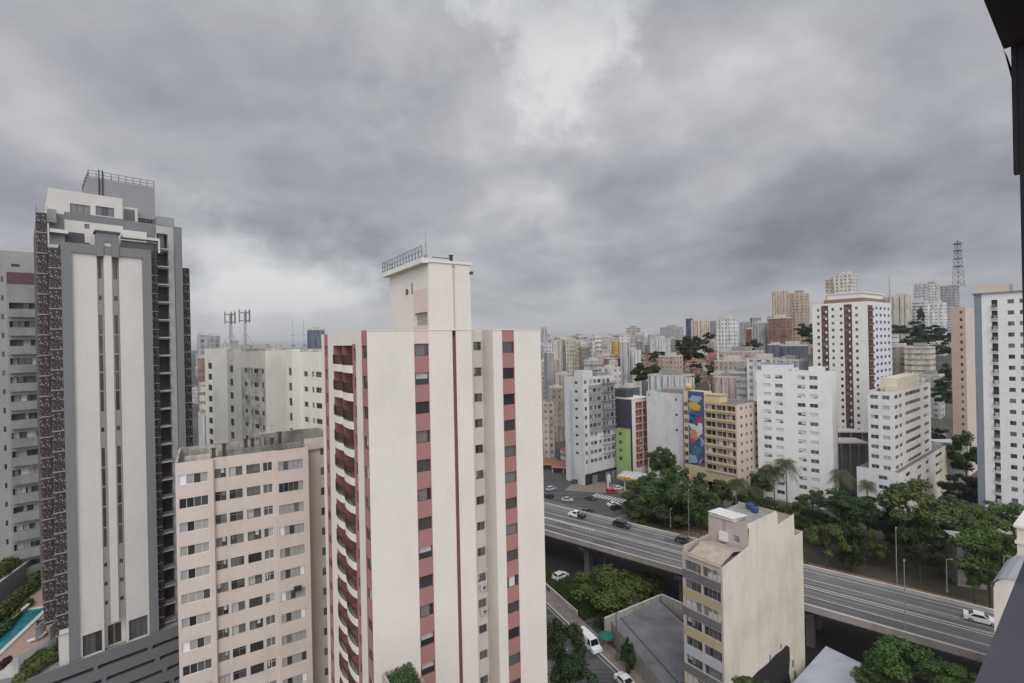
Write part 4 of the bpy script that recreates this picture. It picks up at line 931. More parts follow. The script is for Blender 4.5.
# lime green house
f = Frame((626, 450), 200, 37); D = f.sy((616, 450)); zt = f.z(626, 430)
B5 = Bld('green_house', 'small lime green building squeezed beside the grey and white block', 'house', f, -1); LG = wall_mat((.28, .38, .15), .35)
B5.face((0, D), -90, D, -1, zt, LG, [(D*a, D*b, zt-2.6-i*3.4, zt-1.2-i*3.4, 1, 'dark_d_n') for i in range(4) for a, b in ((.3, .62), )], seed=46)
rest(B5, 3, D, -1, zt, LG, left=False); cap_roof(B5, 0, 3, 0, D, zt, par=.4); B5.finish()

# grey and white block on the junction
f = Frame((584, 420), 195, 37); D = f.sy((565, 420)); W = f.sx((615.5, 420)); zt = f.z(584, 377)
B6 = Bld('junction_block', 'tall grey and white block with a weathered upper half above the junction', 'apartment block', f, -1)
GW = wall_mat((.54, .525, .505), .7); GD = wall_mat((.27, .265, .26), .9); zh = f.z(584, 436)
ws = []
R = random.Random(5)
for i in range(10):
    z = zt-1.4-i*3.55; up = z > zh
    for a, b in ((.03, .10), (.18, .27), (.29, .40), (.43, .54), (.60, .70), (.72, .82), (.85, .96)):
        if up and R.random() < .12: continue
        ws.append((W*a, W*b, z-(2.0 if up and a > .5 else 1.5), z, 2, 'dark_d_c' if up else 'grey_g_c'))
B6.face((0, 0), 0, W, -1, zt, GW, ws, [(W*.16, W, zh, zt-3.6, GD), (0, W, -1, 4.4, DARKM)], seed=47, depth=.3)
B6.face((0, D), -90, D, -1, zt, GW, [(D*.55, D*.7, zt-3-i*3.55, zt-2-i*3.55, 1, 'dark_g_n') for i in range(0, 9)], [(D*.25, D*.45, -1, zt-6, wall_mat((.40, .44, .50), .4))], seed=48)
rest(B6, W, D, -1, zt, GW, left=False, front=False); cap_roof(B6, 0, W, 0, D, zt, par=.6, pm=GD)
B6.b.box(W*.1, W*.4, 2, 7, zt+.4, zt+3.2, GW); B6.b.box(W*.55, W*.95, 2, 6, zt+.4, zt+2.0, GD); B6.finish()
for i in range(9):
    z = zt-3.4-i*3.55+1; m = MB(); x0 = W*.56; m.box(x0, W*.98, -1.0, -.01, z, z+.25, GW if z < zh else GD); bal = m.build('balcony', B6.root)
    m = MB(); rail(m, (x0+.05, -.95), (W*.98, -.95), z+.25, .9, 8, DARKM if i < 5 else STEEL, .04); m.build('railing', bal)
for k in range(4):
    m = MB(); x = W*(.22+.2*k); m.box(x, x+W*.15, -.25, -.005, 1.1, 4.2, plain('rolled_shop_shutter', (.2, .2, .2), .6) if k != 1 else GLASS); m.build('shop_front', B6.root)

# brown and white tower
f = Frame((869, 400), 190, 37); D = f.sy((814, 400)); W = f.sx((893, 400)); zt = f.z(869, 301); zg = 2
B7 = Bld('brown_striped_tower', 'white residential tower with two dark brown balcony stripes and rounded crown', 'apartment tower', f, zg)
TW = wall_mat((.68, .65, .62), .25); TB = wall_mat((.115, .065, .05), .3); TV = wall_mat((.61, .60, .62), .25); TC = wall_mat((.27, .17, .10), .3)
s_ = lambda px: dy(f, D, (px, 350))
nf = 22; rw_ = rows(zt, nf, 2.82, 1.15, 1.9)
c7 = [(817.6, 820.2), (832.2, 834.8), (840.4, 843), (855.8, 858.6)]
b7 = [(822.0, 829.0), (844.6, 852.6)]
B7.face((0, D), -90, D, zg, zt, TW, grid([(s_(a), s_(b)) for a, b in c7], rw_, 1, 'dark_d_n')+grid([(s_(a)+.7, s_(a)+1.7) for a, b in b7], rw_, 1, 'dark_d_n'), [(s_(a), s_(b), zg, zt-.8, TB) for a, b in b7]+[(s_(870.2), D, zg, zt-2, TB)], seed=49)
B7.face((0, 0), 0, W, zg, zt, TV, [(W*a, W*b, c, d, 1, 'dark_d_n') for a, b in ((.33, .42), (.50, .59), (.67, .76), (.84, .93)) for c, d in rw_], [(W*.02, W*.22, zg, zt-1.5, TB)], seed=50)
rest(B7, W, D, zg, zt, TW, left=False, front=False); cap_roof(B7, 0, W, 0, D, zt, par=.1)
n = 10; B7.b.box(1.2, W-1, 1.5, D-4, zt-zg, zt-zg+1.6, TC); B7.b.box(2.0, W-1.6, 2.5, D-5, zt-zg+1.6, zt-zg+3.6, TW); B7.b.box(1.6, W-1.4, 2.0, D-4.5, zt-zg+3.6, zt-zg+4.0, TW)
B7.finish(cap=98)
for a, b in b7:
    for i in range(20):
        m = MB(); y1_, y0_ = D-s_(a)-1.9, D-s_(b)+.5; z = rw_[i][0]-zg-.85; m.box(-.65, -.005, y0_, y1_, z, z+.12, TW); m.box(-.65, -.55, y0_+.4, y1_-.4, z+.12, z+.95, TW); m.build('balcony', B7.root)
for i in range(20):
    m = MB(); z = rw_[i][0]-zg-.6; m.box(W*.04, W*.20, -.6, -.005, z, z+.1, TW); m.box(W*.04, W*.20, -.6, -.5, z+.1, z+.9, TB); m.build('balcony', B7.root)

# white and grey corner block with a lower podium
f = Frame((893, 420), 147, 38); D = f.sy((868, 420)); W = f.sx((930.5, 400)); zt = f.z(893, 392)
B8 = Bld('corner_block', 'white corner block with ribbon windows standing on a wider stained podium', 'apartment block', f, -1)
CB = wall_mat((.64, .635, .63), .4); CC = wall_mat((.64, .60, .54), .4)
rw_ = rows(zt, 9, 3.05, 1.25, 1.2)
B8.face((0, D), -90, D, -1, zt, CB, grid([(D*.10, D*.42), (D*.58, D*.88)], rw_, 2, 'grey_w_c'), [(0, D, -1, zt-28.5, CC)], seed=51)
B8.face((0, 0), 0, W, -1, zt, CC, grid([(W*.04, W*.13), (W*.15, W*.22)], rw_, 1, 'grey_w_c')+grid([(W*.30, W*.70)], rw_, 6, 'dark_w_c')+grid([(W*.80, W*.94)], rw_, 2, 'grey_w_c'), seed=52)
rest(B8, W, D, -1, zt, CC, left=False, front=False); cap_roof(B8, 0, W, 0, D, zt, par=.7, pm=CC)
B8.b.box(W*.18, W*.75, D*.12, D*.8, zt+.3, zt+4.6, wall_mat((.62, .55, .44), .6)); B8.b.box(W*.18-1.5, W*.30, D*.15, D*.55, zt+.3, zt+2.2, wall_mat((.62, .55, .44), .5)); B8.b.box(W*.21-1.55, W*.26-1.0, D*.2, D*.35, zt+.3, zt+1.8, DARKM)
zp2 = f.z(893, 471); W3 = f.sx((941, 440)); x0 = 0; y1 = f.sy((858.5, 470))
B8.face((-1.6, y1), -90, y1+1.6, -1, zp2, CB, [(y1*.62, y1*.86, zp2-1.6-i*2.9-1.2, zp2-1.6-i*2.9, 2, 'grey_w_c') for i in range(3)], seed=53)
B8.face((-1.6, -1.6), 0, W3+1.6, -1, zp2, CC, [(W3*a, W3*b, zp2-1.4-i*3.0-1.2, zp2-1.4-i*3.0, 2, 'dark_d_c') for i in range(3) for a, b in ((.12, .2), (.34, .42), (.52, .58), (.74, .9))], [(W3*.82, W3+1.6, -1, zp2, wall_mat((.55, .49, .36), .3))], [(W3*.2, W3*.5, 0, 3.2, 2, plain('dark_shop_interior', (.02, .02, .02)))], seed=54)
B8.face((W3, -1.6), 90, y1+1.6, -1, zp2, CC); B8.b.poly([(-1.6, -1.6, zp2+.7), (W3, -1.6, zp2+.7), (W3, y1, zp2+.7), (-1.6, y1, zp2+.7)], ROOFM)
B8.finish()

# right-hand white block and the peach block behind it
f = Frame((1052, 420), 128, 37); D = f.sy((976, 400)); zt = f.z(1000, 293, 0, f.sy((1000, 300)))
B9 = Bld('grey_edged_block', 'white apartment block with a slate grey edge strip beneath a flat roof slab', 'apartment block', f, -1)
EW = wall_mat((.67, .66, .64), .35); EG = wall_mat((.20, .22, .245), .25)
s_ = lambda px: dy(f, D, (px, 400)); rw_ = rows(zt, 21, 3.02, 1.15, 1.9)
B9.face((0, D), -90, D, -1, zt, EW, grid([(s_(1009.5), s_(1016)), (s_(1021.5), s_(1028)), (s_(1035), s_(1041))], rw_, 2, 'dark_d_n'), [(0, s_(983.5), -1, zt, EG)], [(s_(993.2), s_(999.4), c-1.0, d+.1, .9, plain('dark_loggia', (.05, .05, .055))) for c, d in rw_], seed=55)
rest(B9, 12, D, -1, zt, EW, left=False); B9.b.box(-.5, 12.4, -.5, D+.4, zt+1, zt+1.35, EG); B9.b.box(1, 7, D*.52, D+.2, zt+1.35, zt+3.6, wall_mat((.50, .43, .35), .3)); B9.b.box(1, 6, D*.1, D*.3, zt+1.35, zt+6, EW)
B9.finish(cap=98)
for i, (c, d) in enumerate(rw_):
    R = random.Random(i); m = MB(); y1_, y0_ = D-s_(993), D-s_(999.6); z = c-.95+1
    m.box(-.55, -.005, y0_, y1_, z-.15, z, EW); bal = m.build('balcony', B9.root)
    m = MB(); mt = R.choice((DARKM, STEEL, FR_G)); rail(m, (-.5, y0_+.03), (-.5, y1_-.03), z, .95, 9, mt, .03); m.box(-.1, .5, y0_+.2, y0_+.9, z+.01, z+1.0, R.choice((FR_W, FR_D, CURT))); m.build('railing', bal)
f = Frame((967, 400), 196, 37); D = f.sy((952.5, 400)); W = f.sx((981, 400)); zt = f.z(967, 307)
B10 = Bld('peach_block', 'peach apartment block with one column of windows behind the grey edged block', 'apartment block', f, 0)
PE = wall_mat((.42, .32, .255), .3); PL = wall_mat((.54, .46, .40), .3)
B10.face((0, D), -90, D, 0, zt, PE, grid([(D*.62, D*.80)], rows(zt, 20, 3.0, 1.2, 1.4), 1, 'dark_d_n'), seed=56); rest(B10, W, D, 0, zt, PL, left=False); cap_roof(B10, 0, W, 0, D, zt, par=.3); B10.finish()

# banded block with the blank cream party wall, beside the elevated road
f = Frame((722.5, 575), 66.0, 37); D = f.sy((682, 545)); W = f.sx((802.5, 530)); zt = f.z(725, 567)
B11 = Bld('banded_block', 'narrow block with yellow and grey bands and a huge blank cream side wall', 'apartment block', f, 0)
RC = wall_mat((.60, .55, .455), .7); RP = wall_mat((.42, .36, .32), .4); YB = wall_mat((.37, .31, .185), .5); GB = wall_mat((.13, .125, .125), .4); LGB = wall_mat((.36, .38, .40), .3)
pit = 2.72; zones, ws = [], []
bands = [GB, YB, GB, YB, LGB, GB, YB, GB]
for i in range(8):
    z = zt-.9-i*pit; zones.append((.0, D-.25, z-pit+.05, z-1.42, bands[i]))
    ws += [(.35, D*.49-.1, z-1.42, z, 3, 'dark_g_c'), (D*.49+.15, D-.3, z-1.42, z, 4, 'dark_g_c')]
B11.face((0, D), -90, D, 0, zt, RP, ws, zones, split=True, depth=.3, seed=57)
ya = D
xq = lambda px, py: f.sx((px, py)); zq_ = lambda px, py: f.z(px, py, xq(px, py))
z2 = zq_(764, 516.5); z3 = zq_(785, 520); z4 = min(zq_(800, 532.5), z3-1.2); xa, xb, xc = xq(748.5, 557), xq(777.5, 515), xq(794.3, 525)
# stepped party wall
B11.b.poly([(0, 0, 0), (W, 0, 0), (W, 0, z4), (xc, 0, z4), (xc-.1, 0, z3+.3), (xb+.1, 0, z3-.1), (xb, 0, z2-.5), (xb-1.2, 0, z2+.05), (xa+.9, 0, z2-.1), (xa+.25, 0, z2-.9), (xa, 0, zt+1.0), (0, 0, zt)], RC)
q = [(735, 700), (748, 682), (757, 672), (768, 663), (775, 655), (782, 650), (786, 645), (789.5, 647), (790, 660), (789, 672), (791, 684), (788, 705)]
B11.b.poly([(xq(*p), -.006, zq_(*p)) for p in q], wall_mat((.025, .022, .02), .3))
for (px, py, r) in ((793, 663, .5), (795, 675, .7), (781, 646, .35), (770, 657, .4)):
    B11.b.poly([(xq(px, py)+r*math.cos(a*.63)*(.8+.3*math.sin(a*2.3)), -.004, zq_(px, py)+r*1.5*math.sin(a*.63)*(.8+.3*math.cos(a*1.7))) for a in range(10)], wall_mat((.20, .18, .15), .6))
B11.face((W, 0), 90, D, 0, z4, RC); B11.face((W, D), 180, W, 0, z4-.1, RP)
B11.face((xb, .2), 90, D-.2, z3-1, z2-.35, RP); B11.face((xc, .2), 90, D-.2, z4-1, z3-.1, RP)
B11.b.poly([(xb, .2, z3-.6), (xc, .2, z3-.6), (xc, D, z3-.6), (xb, D, z3-.6)], CONC); B11.b.poly([(xc, .2, z4-.7), (W, .2, z4-.7), (W, D, z4-.7), (xc, D, z4-.7)], ROOFM)
RTL = plain('pale_roof_tiles', (.42, .35, .28), .9, var=.6, scale=1.1)
xm = xa
B11.b.poly([(-.3, .25, zt-.05), (xm*.48, .25, zt+1.0), (xm*.48, D*.84, zt+1.0), (-.3, D*.84, zt-.05)], RTL); B11.b.poly([(xm*.48, .25, zt+1.0), (xm, .25, zt+.2), (xm, D*.84, zt+.2), (xm*.48, D*.84, zt+1.0)], RTL)
B11.b.poly([(.25, .25, zt-.2), (xm, .25, zt-.2), (xm, D, zt-.2), (.25, D, zt-.2)], CONC); B11.b.box(0.0, .22, .25, D, zt-.01, zt+.25, RP); B11.b.box(.23, xm, D-.25, D-.01, zt-.1, zt+.9, RP)
B11.face((xm, D), -90, D, zt-.2, z2-.3, wall_mat((.42, .36, .34), .6), [(D-2.2, D-1.3, zt+.9, zt+1.9, 3, 'dark_w_n')], [(D*.36, D*.46, zt, z2-.4, wall_mat((.32, .26, .245), .5))], split=True, seed=58)
B11.b.box(xm-.5, xm-.01, 3.0, 4.2, zt+.7, zt+2.0, FR_W)
B11.b.poly([(xm, .2, z2-.5), (xb, .2, z2-.5), (xb, D, z2-.5), (xm, D, z2-.5)], CONC); B11.b.box(xb-.2, xb-.002, .2, D, z2-.6, z2-.2, RP); B11.b.box(xm+.01, xb-.3, .01, .2, z2-.7, z2-.12, RC)
B11.b.poly([(xm-.2, D*.35, z2+.15), (xm+3.2, D*.25, z2+.1), (xm+3.2, D, z2+.12), (xm-.2, D, z2+.25)], wall_mat((.62, .61, .58), .3)); B11.b.box(xm, xm+3.1, D*.36, D-.1, z2-.5, z2+.05, RC)
B11.finish()
for i, (x, y) in enumerate(((xb-2.2, 2.4), (xb-1.2, 3.7))):
    t_ = thing('water_tank', ('blue water tank by the parapet on the banded block roof', 'blue water tank behind another on the banded block roof')[i], 'water tank', (*f.w(x, y), z2-.5), 0, 'blue roof tanks')
    m = MB(); bl = plain('blue_tank_plastic', (.035, .06, .14), .5); m.tube((0, 0, 0), (0, 0, .8), .5, bl, .62, n=14); m.tube((0, 0, .8), (0, 0, .95), .65, bl, .4, n=14); m.build('tank', t_)
    m = MB(); m.tube((0, 0, .95), (0, 0, 1.03), .2, bl, n=10); m.build('lid', t_)
m = MB(); x0, y0 = xm+1.2, 2.2
t_ = thing('roof_aerial', 'thin television aerial above the banded block roof', 'aerial', (*f.w(xm+2.4, 3.0), z2-.5)); m = MB(); m.tube((0, 0, 0), (0, 0, 4.2), .03, STEEL, n=4); m.build('mast', t_); m = MB(); m.tube((-.6, 0, 4.0), (.6, 0, 4.0), .02, STEEL, n=4); m.tube((-.4, 0, 3.7), (.4, 0, 3.7), .02, STEEL, n=4); m.build('crossbar', t_)

# low buildings near the foot of the view
def low_house(name, label, pts, z0, z1, wm, rm, cat='building', ridge=0):
    cx_, cy_ = sum(p[0] for p in pts)/len(pts), sum(p[1] for p in pts)/len(pts); t_ = thing(name, label, cat, (cx_, cy_, z0)); q = [(x-cx_, y-cy_) for x, y in pts]
    m = MB(); m.prism(q, 0, z1-z0, wm); m.build('wall', t_)
    m = MB()
    if ridge:
        a, b, c, d = q; h = z1-z0+.01; e = [(p[0]*1.04, p[1]*1.04) for p in q]; r1_, r2_ = ((e[0][0]+e[1][0])/2, (e[0][1]+e[1][1])/2), ((e[2][0]+e[3][0])/2, (e[2][1]+e[3][1])/2)
        m.poly([(*e[0], h), (*r1_, h+ridge), (*r2_, h+ridge), (*e[3], h)], rm); m.poly([(*r1_, h+ridge), (*e[1], h), (*e[2], h), (*r2_, h+ridge)], rm); m.poly([(*e[0], h), (*e[1], h), (*r1_, h+ridge)], wm); m.poly([(*e[2], h), (*e[3], h), (*r2_, h+ridge)], wm)
    else: m.prism([(p[0]*.985, p[1]*.985) for p in q], z1-z0-.02, z1-z0+.07, rm)
    m.build('roof', t_); return t_
def corrugated(c):
    m, t, b = new_mat('corrugated_metal'); w = nd(t, 'ShaderNodeTexWave', wave_type='BANDS', bands_direction='X'); w.inputs['Scale'].default_value = 1.6; tcn = nd(t, 'ShaderNodeTexCoord'); t.links.new(tcn.outputs['Object'], w.inputs['Vector'])
    s_1 = rng(t, mp_noise(t, (.3, 1, 1), .6, 5), .45, .7, 0, .45); col = mix_rgb(t, rng(t, w.outputs['Fac'], 0, 1, 0, .25), c, tuple(x*.6 for x in c)); t.links.new(mix_rgb(t, s_1, col, tuple(x*.55 for x in c)), b.inputs['Base Color']); b.inputs['Roughness'].default_value = .6; return m
a, b_, c = Vector(ground(826, 646, 5)), Vector(ground(869, 667, 5)), Vector(ground(786, 690, 5)); low_house('white_roof_shed', 'shed with a pale metal roof beside the blank cream party wall', [c, Vector(b_)+(c-a), b_, a], 0, 5, WHT2, corrugated((.42, .44, .48)), 'shed')
# walled yard with a grey flat roof
z_ = 3.6; pA, pB, pC, pD = [Vector(ground(px, py, z_)) for px, py in ((660, 601), (611, 622), (668, 690), (720, 660))]
low_house('flat_roof_shed', 'low building with a worn grey flat roof and dark seams left of the banded block', [pB, pC, pC+(pA-pB), pA], 0, z_, CONC, plain('worn_grey_roof', (.20, .20, .21), .9, var=.9, scale=.25))
m = MB(); ln = (pC-pB); off = (pA-pB)*.17
for k_, (o_, w_) in enumerate(((off, .22), (ln*0+(pA-pB)*.985, .25))):
    p, q = pB+o_, pC+o_; n_ = Vector((-(q-p).y, (q-p).x)).normalized()*w_; m.poly([(p.x, p.y, z_+.09), (q.x, q.y, z_+.09), (q.x+n_.x, q.y+n_.y, z_+.09), (p.x+n_.x, p.y+n_.y, z_+.09)], DARKM)
tag(m.build('roof_gutter'), 'dark gutters running along the worn grey flat roof', 'gutter')
def yard_wall(label, p, q, z0, h, th=.25):
    p, q = Vector(p), Vector(q); d = q-p; m = MB(); m.box(0, d.length, 0, th, 0, h, wall_mat((.42, .39, .36), .8)); m.box(-.02, d.length+.02, -.05, th+.05, h, h+.1, KERB)
    for k in range(int(d.length/2.5)+1): m.box(k*2.5, k*2.5+.3, -.08, -.001, 0, h-.01, wall_mat((.36, .33, .3), .8))
    tag(m.build('boundary_wall', None, (p.x, p.y, z0), math.atan2(d.y, d.x)), label, 'wall')
yard_wall('concrete boundary wall behind the worn grey flat roof', pB-(pA-pB).normalized()*1.5, pA+(pA-pB).normalized()*.3, 0, z_+1.1)
yard_wall('white boundary wall between the flat roof and the elevated road', pA+(pA-pB).normalized()*.4, pA+(pC-pB).normalized()*5+(pA-pB).normalized()*2.5, 0, z_+1.2)
p0, p1 = r0+rd*-7-rn*3.3, r0+rd*7-rn*3.3
yard_wall('low curb wall between the street pavement and the green strip', (p0.x, p0.y), (p1.x, p1.y), 0, .9, .18)
# corner house with a curved metal roof, bottom right
f = Frame((1046, 590), 56.0, 37); D = f.sy((993.5, 590)); zt = f.z(994, 588, 0, D); W = 9.0
B12 = Bld('barrel_roof_building', 'pale building with a curved metal roof beside the dark window jamb', 'building', f, 0)
rest(B12, W, D, 0, zt, CREAM2); B12.finish()
m = MB(); mt = corrugated((.33, .35, .38)); n = 8
for i in range(n):
    a0, a1 = math.pi*i/n, math.pi*(i+1)/n; P = lambda a: (D/2-(D/2+.25)*math.cos(a), zt+1.9*math.sin(a))
    (x0, z0), (x1, z1) = P(a0), P(a1); m.poly([(-.3, x0, z0), (-.3, x1, z1), (W+.3, x1, z1), (W+.3, x0, z0)], mt)
m.poly([(0, D/2-(D/2)*math.cos(math.pi*i/n), zt+1.85*math.sin(math.pi*i/n)) for i in range(n+1)], CREAM2); m.build('roof', B12.root)
f = Frame((1080, 560), 62.0, 37); zt = f.z(1018, 527, 0, f.sy((1017, 540))); B13 = Bld('cornice_building', 'cream building with stepped cornices at the right edge behind a curved metal roof', 'building', f, 0); D = f.sy((1017, 540)); rest(B13, 8, D, 0, zt, CREAM2)
for z, o_ in ((zt, .3), (zt-2.2, .2), (zt-4.4, .25)): B13.b.box(-o_, 8+o_, -o_, D+o_, z, z+.35, CREAM)
B13.finish()
# ---------------------------------------------------------------- trees: crowns of loose leaf faces, several kinds
LEAF = {'broad': leaf_mat('broad_leaves', (.036, .064, .016), (.085, .132, .032)), 'dark': leaf_mat('dark_leaves', (.020, .036, .013), (.044, .070, .024)),
        'light': leaf_mat('light_leaves', (.054, .086, .020), (.115, .160, .040)), 'palm': leaf_mat('palm_leaves', (.055, .070, .030), (.11, .12, .055))}
def crown_mesh(seed, nl, nq, leaf, mat, flat=False, cone=False):
    """unit crown: uneven clumps, leaves turned mostly outwards, gaps between the clumps"""
    R = random.Random(seed); V, Fc = [], []; lobes = []
    for i in range(nl):
        while True:
            x, y, z = R.uniform(-1, 1), R.uniform(-1, 1), R.uniform(-.75, 1)
            if x*x+y*y+z*z < 1: break
        d = math.sqrt(x*x+y*y+z*z)+1e-6; k = R.uniform(.50, .92)/max(d, .45)
        if cone: k *= 1; s_1 = (1-z)*.55+.1; x, y = x*s_1, y*s_1
        lobes.append((x*k, y*k, z*k*(.9 if not flat else .6), R.uniform(.17, .38)*(.75 if cone else 1)))
    per = nq//nl
    for (cx_, cy_, cz_, r) in lobes:
        sq = R.uniform(.55, .85)
        for j in range(per):
            a, cz1 = R.uniform(0, 2*math.pi), R.uniform(-.7, 1); sr = math.sqrt(max(1-cz1*cz1, 0)); rr = r*(R.random()**.35)*R.uniform(.85, 1.18)
            n = Vector((sr*math.cos(a), sr*math.sin(a), cz1)); p = Vector((cx_, cy_, cz_))+Vector((n.x*rr, n.y*rr, n.z*rr*sq))
            nn = (n+Vector((R.gauss(0, .55), R.gauss(0, .55), R.gauss(.25, .55)))).normalized(); t1 = nn.orthogonal().normalized(); t2 = nn.cross(t1); b = R.uniform(0, 6.28)
            e1 = (t1*math.cos(b)+t2*math.sin(b))*leaf*R.uniform(.6, 1.3); e2 = (t2*math.cos(b)-t1*math.sin(b))*leaf*R.uniform(.35, .8)
            i0 = len(V); V += [tuple(p-e1), tuple(p+e2), tuple(p+e1*.9), tuple(p-e2)]; Fc.append((i0, i0+1, i0+2, i0+3))
    me = bpy.data.meshes.new('crown'); me.from_pydata(V, [], Fc); me.materials.append(mat); return me, lobes
_cr = {}
def crown(kind, var):
    if (kind, var) not in _cr:
        sp = {'broad': dict(nl=24, nq=9000, leaf=.052, mat=LEAF['broad']), 'dark': dict(nl=26, nq=8000, leaf=.052, mat=LEAF['dark']), 'light': dict(nl=24, nq=8000, leaf=.05, mat=LEAF['light']),
              'flat': dict(nl=30, nq=10000, leaf=.044, mat=LEAF['light'], flat=True), 'cone': dict(nl=26, nq=6000, leaf=.06, mat=LEAF['dark'], cone=True), 'far': dict(nl=20, nq=3600, leaf=.085, mat=LEAF['dark'])}[kind]
        _cr[(kind, var)] = crown_mesh(hash((kind, var)) % 1000 if False else sum(map(ord, kind))*7+var, **sp)
    return _cr[(kind, var)]
def trunk_mesh(h, cz, rx, rz_, r, lobes, seed):
    R = random.Random(seed); m = MB(); top = Vector((R.uniform(-.3, .3), R.uniform(-.3, .3), max(cz-rz_*.35, h*.3)))
    mid = top*.5+Vector((R.uniform(-.2, .2), R.uniform(-.2, .2), 0)); m.tube((0, 0, -.3), mid, r, BARK, r*.8, 8, False); m.tube(mid, top, r*.8, BARK, r*.62, 8, False)
    for (x, y, z, q) in R.sample(lobes, min(8, len(lobes))):
        e = Vector((x*rx, y*rx, cz+z*rz_)); k = top+(e-top)*.5+Vector((R.uniform(-.3, .3), R.uniform(-.3, .3), -.1*rz_)); m.tube(top, k, r*.42, BARK, r*.28, 5, False); m.tube(k, e, r*.28, BARK, r*.1, 5, False)
    return m
def tree(label, px, py, Y, hw, hh, kind='broad', var=0, group=None, name='tree', cat='tree', rot=None, gz=None):
    X = ux(px, py)*Y; cz = zat(px, py, Y); rx, rz_ = hw*Y/F, hh*Y/F; g = terrain(X, Y) if gz is None else gz
    me, lobes = crown(kind, var); t_ = thing(name, label, cat, (X, Y, g), 0, group)
    h = cz-g
    o = link('crown', me, t_, (0, 0, h)); o.scale = (rx, rx, rz_); o.rotation_euler[2] = rot if rot is not None else (px*.37) % 6.28
    if kind != 'far': trunk_mesh(h, h, rx, rz_, max(.14, rx*.055), lobes, int(px+py)).build('trunk', t_)
    return t_
T = tree
T('broad dark green tree crowding the petrol station roof', 655, 490, 172, 24, 20, 'broad', 0)
T('wide dark tree at the left end of the clump beyond the elevated road', 640, 507, 158, 22, 17, 'broad', 1)
T('tall dense tree below the mural', 683, 484, 162, 24, 20, 'broad', 2)
T('rounded dark tree next to the tall lamp pole beyond the elevated road', 672, 512, 150, 26, 18, 'dark', 0)
T('dense tree between the mural strip and the elevated road', 700, 505, 146, 20, 24, 'broad', 3)
T('leafy tree at the foot of the ochre balcony block', 722, 492, 160, 14, 14, 'broad', 1)
T('full dark tree filling the middle of the clump beyond the elevated road', 664, 500, 160, 26, 22, 'broad', 2)
T('round dense tree at the right of the clump beside the lamp pole', 690, 498, 152, 22, 22, 'broad', 0)
T('wide flat topped tree with a light crown beside the yard wall', 612, 588, 106, 37, 24, 'flat', 0, gz=0)
T('smaller flat crowned tree touching the concrete boundary wall', 652, 583, 112, 19, 11, 'flat', 1)
T('low dark tree under the flat topped tree by the pavement', 610, 622, 98, 14, 17, 'dark', 1)
T('big drooping dark tree against the red striped tower', 566, 650, 78, 24, 34, 'dark', 2)
T('second drooping dark tree, lowest by the red striped tower', 572, 684, 72, 26, 22, 'dark', 0)
T('narrow upright tree in front of the grey flat roof', 628, 654, 86, 10.5, 22, 'cone', 0)
T('scrubby tree at the foot of the blank cream party wall', 752, 690, 62, 20, 12, 'broad', 2)
T('bushy tree below the elevated road, beside the white shed roof', 905, 665, 68, 34, 27, 'broad', 0)
T('rounded tree by the elevated road, next to the dark sill', 957, 682, 62, 26, 15, 'broad', 3)
T('broad tree beside the white shed and the elevated road', 872, 676, 70, 18, 14, 'broad', 1)
T('dark tree at the near foot of the palms', 758, 506, 146, 18, 11, 'dark', 1)
T('small tree right of the banded block roof', 797, 517, 140, 20, 15, 'broad', 2)
T('round green tree near the elevated road beside the banded block', 826, 541, 118, 19, 20, 'light', 0)
T('tall flat tree in front of the corner block', 850, 505, 128, 29, 17, 'dark', 3)
T('slim dark tree under the tall flat tree', 852, 545, 120, 16, 26, 'dark', 2)
T('widest light green tree standing before the corner block podium', 915, 508, 122, 38, 29, 'light', 3)
T('dark tree below the widest light tree', 920, 548, 114, 20, 24, 'dark', 1)
T('spreading tree before the foot of the grey edged block', 968, 522, 120, 27, 20, 'flat', 1)
T('light tree at the right edge before the grey edged block', 1012, 520, 118, 24, 20, 'light', 1)
T('lush tree above the curved metal roof', 990, 552, 102, 32, 27, 'light', 1)
T('small light tree between two dark trunks by the elevated road', 877, 546, 122, 14, 17, 'light', 2)
T('tree behind the curved roof at the right edge', 1012, 552, 96, 18, 22, 'light', 0)
T('low tree on the soil verge near the elevated road', 975, 574, 104, 16, 15, 'broad', 2)
T('dark tree in the street beside the grey edged block', 966, 455, 178, 17, 24, 'dark', 0)
T('lower dark tree in the street beside the grey edged block', 962, 490, 160, 19, 20, 'dark', 2)
T('street tree behind the corner block', 944, 470, 190, 10, 14, 'dark', 1)
T('tree in the gap between the green house and the blank white wall', 660, 458, 186, 12, 18, 'broad', 3)
T('small tree behind the mural block by the white block', 762, 478, 172, 12, 16, 'broad', 3)
T('shaded tree under the palm pair', 745, 500, 158, 14, 12, 'dark', 2)
T('green tree before the white block base', 812, 500, 150, 14, 12, 'broad', 0)
T('dark tree on the leafy ground behind the tall grey lamp post', 890, 528, 130, 16, 22, 'dark', 0)
T('broad tree filling the park behind the soil verge', 938, 535, 122, 24, 22, 'broad', 3)
T('low spreading tree behind the slim dark tree', 868, 520, 138, 22, 16, 'broad', 0)
T('dense dark tree on the slope under the spreading tree', 978, 548, 112, 22, 20, 'dark', 2)
T('bushy tree in the park beside the round green tree', 842, 532, 128, 16, 16, 'broad', 1)
T('shrubby tree behind the elevated road, right of the banded block roof', 815, 522, 134, 16, 14, 'dark', 1)
T('light tree tucked before the grey edged block corner', 990, 515, 124, 20, 14, 'light', 2)
T('broad tree between the corner block podium and the park', 945, 508, 134, 20, 16, 'broad', 2)
